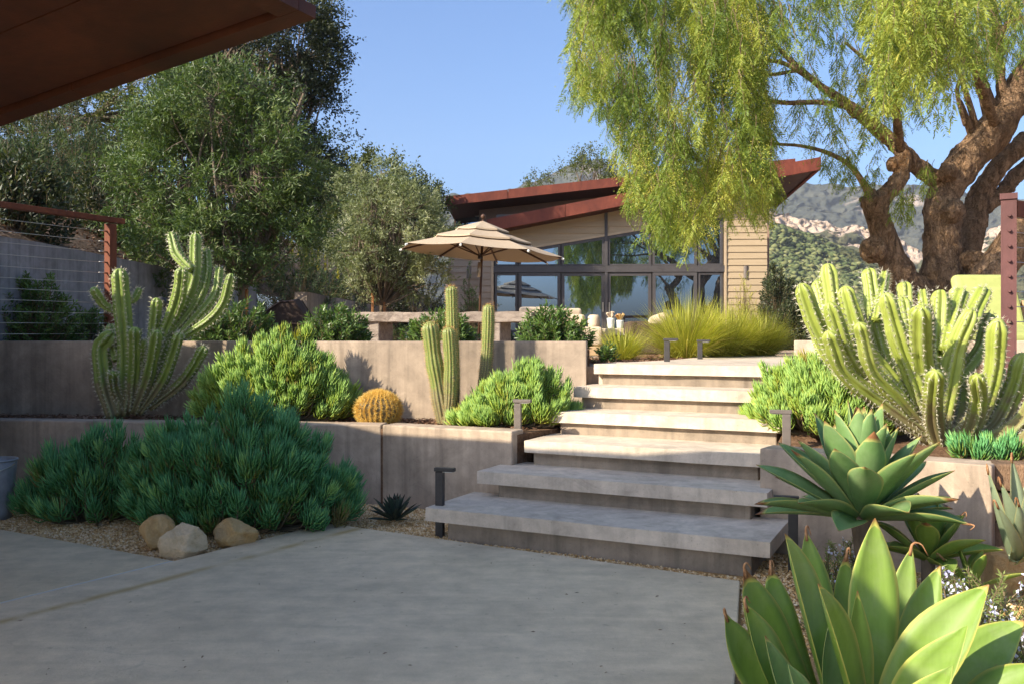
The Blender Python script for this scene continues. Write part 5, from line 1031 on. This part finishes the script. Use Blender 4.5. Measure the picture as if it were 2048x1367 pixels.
# ================================================================== trees
def tree(name, label, base, crown, trunk, mat, bark, seed, ncl, nleaf, L, W, cat='tree', group=None, clr=.34, gap=.0, tone=.5, droop=.0, lean=None, sub=5, twigr=.006):
    """crown: list of (centre, radii); trunk: (height of first fork, radius)"""
    rr = np.random.RandomState(seed); base = np.asarray(base, float); o = thing(name, label, cat, tuple(base), group); gt = Geo(); gl = Geo()
    fork = base+np.array((0, 0, trunk[0])) if lean is None else np.asarray(lean, float)
    gt.tube(spline([base-(0, 0, .15), base*.6+fork*.4+rr.normal(0, trunk[1]*.5, 3)*(1, 1, 0), fork], 10), np.linspace(trunk[1]*1.25, trunk[1]*.8, 10), 12)
    vol = np.array([np.prod(r_) for _, r_ in crown]); cnt = np.maximum(1, (ncl*vol**.7/np.sum(vol**.7)).astype(int))
    for (cc, cr), n in zip(crown, cnt):
        cc = np.asarray(cc, float); cr = np.asarray(cr, float); nl = max(2, n//sub)
        limb_ends = cc+unit(rr, nl)*cr*rr.uniform(.3, .65, (nl, 1))
        for e in limb_ends:
            mid = fork*.45+e*.55+rr.normal(0, .12, 3)*np.linalg.norm(e-fork)*np.array((1, 1, .4))+np.array((0, 0, -.06*np.linalg.norm(e-fork))); ln = np.linalg.norm(e-fork)
            r0 = min(trunk[1]*.6, trunk[1]*.2+.012*ln); gt.tube(spline([fork-(0, 0, .1), mid, e], 9), np.linspace(r0, twigr*1.6, 9), 6, cap=False)
        for i in range(n):
            u = unit(rr, 1)[0]; rq = rr.uniform(.45, 1.02)**.6; p = cc+u*cr*rq
            if gap and vnoise(np.array([p*1.1+seed]))[0] < -gap: continue
            e = limb_ends[np.argmin(np.linalg.norm(limb_ends-p, axis=1))]; gt.tube(spline([e, (e+p)/2+rr.normal(0, .08, 3)*np.linalg.norm(p-e), p], 5), np.linspace(twigr*1.4, twigr*.4, 5), 4, cap=False)
            k_ = int(nleaf*rr.uniform(.6, 1.4)); ax_ = norm(norm(p-e)+np.array((0, 0, .35))+u*.5); ntw = 5; s = clr*rr.uniform(.7, 1.3); tcl = rr.normal(0, .2)
            for w in range(ntw):
                ad = norm(ax_+rr.normal(0, .65, 3)); m = k_//ntw; f = rr.uniform(.05, 1, m); P = p+ad*(s*f)[:, None]*rr.uniform(.6, 1.2)+rr.normal(0, s*.09, (m, 3)); Dv = ad*.7+unit(rr, m)*.9+np.array((0, 0, -droop)); leaves(gl, P, Dv, L*rr.uniform(.65, 1.2, m), W*rr.uniform(.8, 1.2, m), rr, np.clip(tone+tcl+rr.normal(0, .2, m), 0, 1), .15)
    gt.build('trunk', bark, o, smooth=True); gl.build('crown', mat, o); return o
def cr(px, py, D, rx, rz, ry=None): return (at(px, py, D), (rx/F*D, (ry or rx)/F*D, rz/F*D))
# tall olive left of the middle
b = gnd(483, 11.6, .97)
tree('olive_tree', 'tall airy olive tree with fine grey green leaves left of centre', b, [cr(430, 350, 11.8, 180, 150), cr(310, 400, 11.6, 95, 110), cr(540, 320, 12, 95, 120), cr(420, 220, 12, 115, 80), cr(400, 500, 11.3, 130, 70), cr(570, 450, 11.8, 75, 80), cr(330, 270, 11.9, 70, 60), cr(500, 190, 12, 50, 50), cr(370, 170, 12, 40, 40)], (.95, .05), M['olive'], M['bark'], 201, 620, 115, .09, .017, 'tree', 'olive trees', .36, .22, .42, .05)
b = gnd(764, 17.5, .965)
tree('olive_tree', 'smaller rounded olive tree with silvery leaves beside the parasol', b, [cr(775, 470, 17.5, 112, 115), cr(730, 420, 17.7, 75, 75), cr(830, 470, 17.5, 70, 85), cr(720, 520, 17.3, 60, 60), cr(850, 560, 17.3, 45, 40), cr(760, 370, 17.7, 50, 45)], (.95, .06), M['olivesilver'], M['bark'], 202, 460, 100, .085, .018, 'tree', 'olive trees', .3, .3, .5)
for px, D in ((745, 17.3), (769, 17.45)):
    p = gnd(px, D, .965); g = Geo(); g.bar(p, p+(0, 0, 1.12), .045, .045); tag(g.build('tree_stake', M['stake'], loc=tuple(p)), 'orange wooden stake left of the small olive trunk' if px < 760 else 'orange wooden stake touching the small olive trunk', 'stake', 'tree stakes')
p = gnd(492, 11.75, .97); g = Geo(); g.bar(p, p+(0, 0, 1.15), .05, .05); tag(g.build('tree_stake', M['stake'], loc=tuple(p)), 'orange wooden stake beside the tall olive tree', 'stake', 'tree stakes')
def hb(px, D):
    x = (px-1024)/F*D; return np.array((x, D, float(hill_z(np.array([x]), np.array([D]))[0]) if x < -4.9 else 1.0))
tree('oak_tree', 'tall dark oak tree against the sky behind the tall olive', hb(480, 21), [cr(500, 120, 21, 170, 160), cr(600, 90, 21, 80, 90), cr(590, 260, 21.5, 85, 110), cr(430, 250, 21.5, 120, 120), cr(620, 340, 21, 60, 60), cr(420, 60, 22, 110, 110), cr(610, 30, 21, 60, 40), cr(560, 400, 22, 90, 60), cr(630, 190, 21, 45, 100), cr(640, 290, 21, 40, 50), cr(650, 110, 21, 35, 50)], (1.6, .2), M['oak'], M['bark'], 211, 900, 110, .085, .042, 'tree', 'oak trees', .5, .5, .5)
tree('oak_tree', 'sunlit edge oak tree on the hilltop at the far left under the carport roof', hb(180, 30), [cr(170, 250, 30, 130, 80), cr(300, 210, 30, 110, 80), cr(60, 230, 31, 110, 70)], (2, .2), M['oaklight'], M['bark'], 212, 260, 110, .11, .055, 'tree', 'oak trees', .7, .4, .4)
tree('oak_tree', 'dark rounded oak tree behind the small olive tree', hb(745, 27), [cr(735, 370, 27, 75, 60), cr(690, 400, 27, 60, 70), cr(800, 400, 27.5, 65, 50), cr(850, 420, 28, 45, 50), cr(740, 460, 27, 120, 80)], (1.6, .2), M['oaklight'], M['bark'], 213, 330, 110, .095, .05, 'tree', 'oak trees', .55, .45, .25)
tree('oak_tree', 'sparse oak crown showing above the rear roof of the house', gnd(1170, 42, .9), [cr(1150, 335, 42, 34, 22), cr(1195, 330, 42, 34, 28), cr(1180, 360, 42, 60, 22), cr(1170, 315, 42, 30, 14)], (5.5, .2), M['oaklight'], M['bark'], 214, 90, 60, .11, .055, 'tree', 'oak trees', .6, .2, .3)
tree('oak_tree', 'small twiggy crown tip left of the sparse oak above the roof', gnd(1074, 43, .9), [cr(1076, 364, 43, 24, 16)], (5.5, .12), M['oaklight'], M['bark'], 215, 22, 50, .11, .055, 'tree', 'oak trees', .5, .2, .3)

# ---- pepper tree
PD = 13.0
pt_ = thing('pepper_tree', 'old weeping pepper tree with thick twisted orange brown trunk and hanging foliage', 'tree', tuple(gnd(1885, PD, .965)))
limbs = [  # (depth offsets start,end), [(x, y, width px) ...]
 ((0, -.3), [(1880, 700, 120), (1865, 610, 98), (1805, 560, 84), (1774, 490, 72), (1754, 430, 66), (1746, 392, 68)]),
 ((-.3, -.3), [(1750, 410, 58), (1788, 372, 42), (1808, 335, 38), (1802, 300, 34), (1792, 285, 22)]), ((-.3, -.5), [(1748, 400, 40), (1730, 372, 20), (1700, 332, 15), (1655, 306, 13), (1600, 292, 10), (1540, 286, 8), (1470, 262, 6)]),
 ((0, 0), [(1885, 710, 150), (1882, 610, 124), (1884, 520, 108), (1884, 450, 100), (1888, 390, 98), (1925, 330, 98), (1980, 270, 98), (2030, 195, 94), (2095, 110, 88), (2160, 10, 70), (2215, -100, 46), (2250, -220, 24)]),
 ((0, -.6), [(1900, 370, 60), (1852, 348, 46), (1800, 300, 42), (1768, 268, 38), (1722, 232, 33), (1680, 198, 27), (1640, 172, 20), (1580, 120, 15), (1530, 72, 13), (1460, 30, 10), (1380, 15, 8)]),
 ((-.4, -1.), [(1700, 214, 18), (1640, 205, 16), (1570, 206, 13), (1500, 196, 11), (1445, 190, 8), (1400, 200, 6)]), ((-.6, -1.2), [(1640, 172, 14), (1570, 128, 12), (1510, 120, 10), (1440, 110, 8), (1390, 112, 6)]), ((-.6, .4), [(1600, 140, 12), (1540, 150, 10), (1470, 150, 8), (1400, 180, 6), (1340, 230, 5)]),
 ((0, -.4), [(1990, 255, 50), (1950, 135, 26), (1905, 122, 20), (1850, 138, 16), (1800, 150, 12), (1740, 125, 10), (1690, 85, 8)]), ((0, -.4), [(2010, 225, 40), (2000, 150, 26), (1996, 90, 25), (1990, 30, 22), (1975, -40, 18)]), ((-.3, -.6), [(1998, 80, 18), (2015, 48, 14), (2050, 36, 12), (2090, 50, 10)]), ((-.2, -.4), [(1975, 190, 16), (1960, 130, 20), (1950, 85, 14), (1925, 75, 9)]),
 ((0, -.3), [(1955, 300, 26), (1920, 205, 14), (1930, 250, 12), (1915, 190, 12), (1918, 160, 9)]), ((0, -.2), [(1960, 280, 20), (1930, 180, 15), (1915, 140, 12), (1890, 100, 8)]),
 ((.5, .5), [(1895, 700, 110), (1915, 580, 86), (1938, 500, 72), (1950, 440, 72), (1960, 390, 62), (1995, 338, 54), (2045, 290, 56), (2110, 240, 50), (2200, 170, 36), (2280, 90, 20)]), ((.5, .8), [(1960, 420, 50), (2000, 390, 44), (2050, 335, 42), (2110, 300, 40), (2200, 255, 26), (2270, 220, 12)]),
 ((-.3, -.9), [(1900, 720, 140), (1940, 620, 116), (1995, 535, 104), (2060, 450, 92), (2130, 370, 84), (2210, 260, 68), (2280, 130, 46), (2330, -20, 24)]),
 ((-.6, -3), [(1800, 300, 26), (1790, 180, 20), (1800, 60, 16), (1790, -60, 12)]), ((-.2, -2.5), [(1990, 250, 30), (1930, 90, 22), (1860, -40, 16)])]
g = Geo(); gbr = Geo()
for (d0, d1), L_ in limbs:
    m = len(L_); p3 = np.array([np.append(at(x, y, PD+d0+(d1-d0)*i/(m-1)), w/2/F*PD*.70) for i, (x, y, w) in enumerate(L_)]); q = spline(p3, 10*m)
    wr_ = fbm(np.c_[np.linspace(0, m*2.2, 10*m), np.full(10*m, L_[0][0]*.13), np.zeros(10*m)], 3); gbr.tube(q[:, :3], np.maximum(q[:, 3]*(1+.06*wr_), .008), 8)
    if max(w for _, _, w in L_) > 34: tk = q[:, 3] > .055; g.tube(q[tk][:, :3], q[tk][:, 3]*(1+.10*wr_[tk]), 14)
for (x, y, r_) in ((1700+195, 345, 20), (1786, 330, 14), (1748, 500, 26), (1945, 520, 22), (1930, 590, 30), (1905, 420, 26)):   # burls
    c = at(x, y, PD-.25); th = np.linspace(0.05, math.pi-.05, 8); g.tube([c+np.array((0, 0, -r_/F*PD*math.cos(t))) for t in th], [r_/F*PD*math.sin(t) for t in th], 10)
tr_ = g.build('trunk', M['pepperbark'], pt_, smooth=True)
rm = tr_.modifiers.new('remesh', 'REMESH'); rm.mode = 'VOXEL'; rm.voxel_size = .019; rm.use_smooth_shade = True
dg = bpy.context.evaluated_depsgraph_get(); me = bpy.data.meshes.new_from_object(tr_.evaluated_get(dg)); tr_.modifiers.clear(); tr_.data = me
if not me.materials: me.materials.append(M['pepperbark'])
n = len(me.vertices); co = np.empty(n*3, np.float32); me.vertices.foreach_get('co', co); co = co.reshape(-1, 3).astype(float); nr = np.empty(n*3, np.float32); me.vertices.foreach_get('normal', nr); nr = nr.reshape(-1, 3)
disp = .035*(.6-np.abs(fbm(co*np.array((2.6, 2.6, 1.3)), 3, 5))*1.6)+.045*(.5-np.abs(fbm(co*np.array((9, 9, 3)), 4, 9, .6)))-.015
co += nr*disp[:, None]; me.vertices.foreach_set('co', co.astype(np.float32).ravel()); me.update(); me.polygons.foreach_set('use_smooth', np.ones(len(me.polygons), bool))
gbr.build('branches', M['pepperbark'], pt_, smooth=True)['kind'] = 'stuff'
# hanging foliage
rr = np.random.RandomState(301); gl = Geo(); gt = Geo()
bx = np.array([1130, 1145, 1165, 1195, 1215, 1240, 1265, 1290, 1310, 1340, 1370, 1400, 1425, 1450, 1480, 1510, 1530, 1560, 1600, 1640, 1660, 1700, 1740, 1790, 1830, 1880, 1950, 2060])
by = np.array([100, 165, 205, 185, 225, 350, 395, 460, 490, 480, 490, 500, 455, 415, 425, 440, 420, 330, 290, 270, 330, 350, 330, 260, 230, 190, 150, 120])
def frond_strand(p0, length, n_fr, tone, scale=1.0, sway=.25):
    """a drooping twig carrying feather-like leaves"""
    k_ = 8; t = np.linspace(0, 1, k_); a = rr.uniform(0, 6.28); off = np.c_[np.cos(a)*np.sin(t*1.5)*sway*length*.5, np.sin(a)*np.sin(t*1.5)*sway*length*.5, -t*length]; pts = p0+off+np.c_[rr.normal(0, .012, (k_, 2)), np.zeros(k_)]
    gt.tube(pts, np.linspace(.0045, .0015, k_)*scale, 4, cap=False)
    s = rr.uniform(.03, 1, n_fr); P = np.stack([np.interp(s, t, pts[:, j]) for j in range(3)], -1); ph = rr.uniform(0, 6.28, n_fr); fl_ = .15*scale*rr.uniform(.7, 1.25, n_fr); m = 9; fd_ = norm(np.c_[np.cos(ph)*.75, np.sin(ph)*.75, np.full(n_fr, -.75)])
    u = np.linspace(.12, 1, m); R_ = P[:, None]+fd_[:, None]*(fl_[:, None]*u[None])[..., None]-np.array((0, 0, 1))*(fl_[:, None]*u[None]**2*.35)[..., None]
    sd_ = norm(np.cross(fd_, np.array((0, 0, 1.))+rr.normal(0, .5, (n_fr, 3))))
    for sg in (-1, 1):
        Dv = sd_[:, None]*sg*.8+fd_[:, None]*.55+np.array((0, 0, -.25))+rr.normal(0, .12, (n_fr, m, 3)); ll = (.052*scale*(1-.35*np.abs(u*2-1)**2))[None]*rr.uniform(.85, 1.15, (n_fr, 1)); leaves(gl, R_.reshape(-1, 3), Dv.reshape(-1, 3), np.broadcast_to(ll, (n_fr, m)).ravel(), 0.0108*scale, rr, np.repeat(np.clip(tone+rr.normal(0, .12, n_fr), 0, 1), m), .1, .1)
def panicle(p, r, n, tone):
    P = p+rr.normal(0, 1, (n, 3))*np.array((r*.55, r*.55, r)); leaves(gl, P, unit(rr, n)+np.array((0, 0, -.3)), 0.019*rr.uniform(.6, 1.3, n), .011, rr, np.clip(tone+rr.normal(0, .12, n), 0, 1), .2)
NS = 2300
for i in range(NS):
    if i < 1350: x = rr.uniform(1145, 1540)
    elif i < 1850: x = rr.uniform(1400, 1830)
    else: x = rr.uniform(1700, 2060)
    D = rr.uniform(9.2, 13.8) if x < 1600 else rr.uniform(9.5, 14.5); yb = np.interp(x, bx, by)+rr.normal(0, 12); ytop = yb-rr.uniform(45, 110)-rr.uniform(0, 1)**1.15*(yb+150)
    if x > 1560 and ytop > 200 and rr.rand() < .75: ytop -= 200; yb -= 150
    if x > 1545 and rr.rand() < (.5 if x < 1760 else .25): continue
    L_ = (min(yb, ytop+rr.uniform(50, 150))-ytop)/F*D
    if L_ < .25 or ytop < -260: continue
    if vnoise(np.array([[x*.021+3, ytop*.016, D*.9]]))[0] < (-.14 if ytop < 230 else -.18): continue
    # clumps: light, flowering bunches against darker leaf
    cn_ = vnoise(np.array([[x*.016, ytop*.013, D*.5]]))[0]; p_ = at(x, ytop, D); tn = .46+.34*cn_+rr.normal(0, .08); frond_strand(p_, L_, int(15*L_+4), tn*.95, rr.uniform(.9, 1.25), rr.uniform(.1, .7))
    for w in range(rr.randint(0, 3) if cn_ > -.1 else 0):
        panicle(p_+np.array((rr.normal(0, .12), rr.normal(0, .12), -L_*rr.uniform(0, 1))), rr.uniform(.06, .13), 110, .80+.2*cn_)
for i in range(150):      # the far side of the crown, right of the picture
    x = rr.uniform(2065, 2420); D = rr.uniform(10.5, 14.5); y0 = rr.uniform(-230, 140); L_ = rr.uniform(.5, 1.2); frond_strand(at(x, y0, D), L_, int(13*L_+4), .4+rr.normal(0, .12))
for i in range(60):       # nearer sprays at the top right
    x = rr.uniform(1760, 1960); D = rr.uniform(7.2, 8.6); y0 = rr.uniform(-160, 40); L_ = rr.uniform(.5, 1.05) if x < 1900 else rr.uniform(.3, .6); frond_strand(at(x, y0, D), L_, int(15*L_+4), .55+rr.normal(0, .1), 1.15)
for (x, y, L_) in ((1537, 365, .5), (1545, 370, .45), (1530, 350, .6), (1500, 345, .4), (1680, 300, .5), (1700, 310, .5), (1665, 315, .4), (1810, 380, .45), (1800, 395, .5), (1745, 340, .4), (1860, 330, .5)):
    for k_ in range(4): D = PD-.8+rr.uniform(-.5, .5); frond_strand(at(x+rr.normal(0, 9), y-10, D), L_*rr.uniform(.6, 1.2), 9, .5)
gl.build('crown', M['pepper'], pt_); gt.build('twigs', M['twig'], pt_, smooth=True)['kind'] = 'stuff'

# ---- low scrub scattered on the near mountain slope reads as texture: real clumps joined together
rr = np.random.RandomState(401); g = Geo(); n = 16000; ic = np.array([(0, 0, 1.), (.89, 0, .45), (.28, .85, .45), (-.72, .53, .45), (-.72, -.53, .45), (.28, -.85, .45), (0, 0, -.5)]); it = np.array([(0, 1, 2), (0, 2, 3), (0, 3, 4), (0, 4, 5), (0, 5, 1), (6, 2, 1), (6, 3, 2), (6, 4, 3), (6, 5, 4), (6, 1, 5)])
jj = rr.randint(0, int(MP.shape[0]*.78), n); ii = rr.randint(int(MP.shape[1]*.3), int(MP.shape[1]*.86), n); base = MP[jj, ii]+rr.normal(0, .8, (n, 3))*(1, 1, 0); keep = fbm(base*.03, 3, 4) > -.28; base = base[keep]; n = len(base)
sz = (rr.uniform(.4, 1.0, n)**2*1.7+.3)[:, None, None]*(.55+base[:, 1]/600)[:, None, None]; v = base[:, None]+(ic[None]+rr.normal(0, .22, (n, 7, 3)))*sz*np.array((1, 1, .8)); g.add(v.reshape(-1, 3), t=(it[None]+np.arange(n)[:, None, None]*7).reshape(-1, 3), a=np.repeat(rr.uniform(0, 1, n), 7))
tag(g.build('chaparral', M['chaparral'], smooth=True), 'scattered green chaparral brush covering the near mountain slope', 'brush', kind='stuff')
# ================================================================== air between the camera and the mountains
g = Geo(); g.box((0, 675, 165), (1450, 870, 168)); hz_ = g.build('haze', M['glass']); hz_.data.materials.clear()
km = bpy.data.materials.new('haze_air'); km.use_nodes = True; kt = km.node_tree; kt.nodes.clear(); ko = kt.nodes.new('ShaderNodeOutputMaterial'); kv = kt.nodes.new('ShaderNodeVolumePrincipled')
kv.inputs['Color'].default_value = (.80, .88, 1, 1); kv.inputs['Density'].default_value = .00015; kv.inputs['Anisotropy'].default_value = 0.0; kt.links.new(kv.outputs[0], ko.inputs['Volume']); hz_.data.materials.append(km)
tag(hz_, 'pale blue haze in the air before the mountains', 'haze', kind='stuff')
for o in bpy.data.objects:
    if 'o' in o: del o['o']
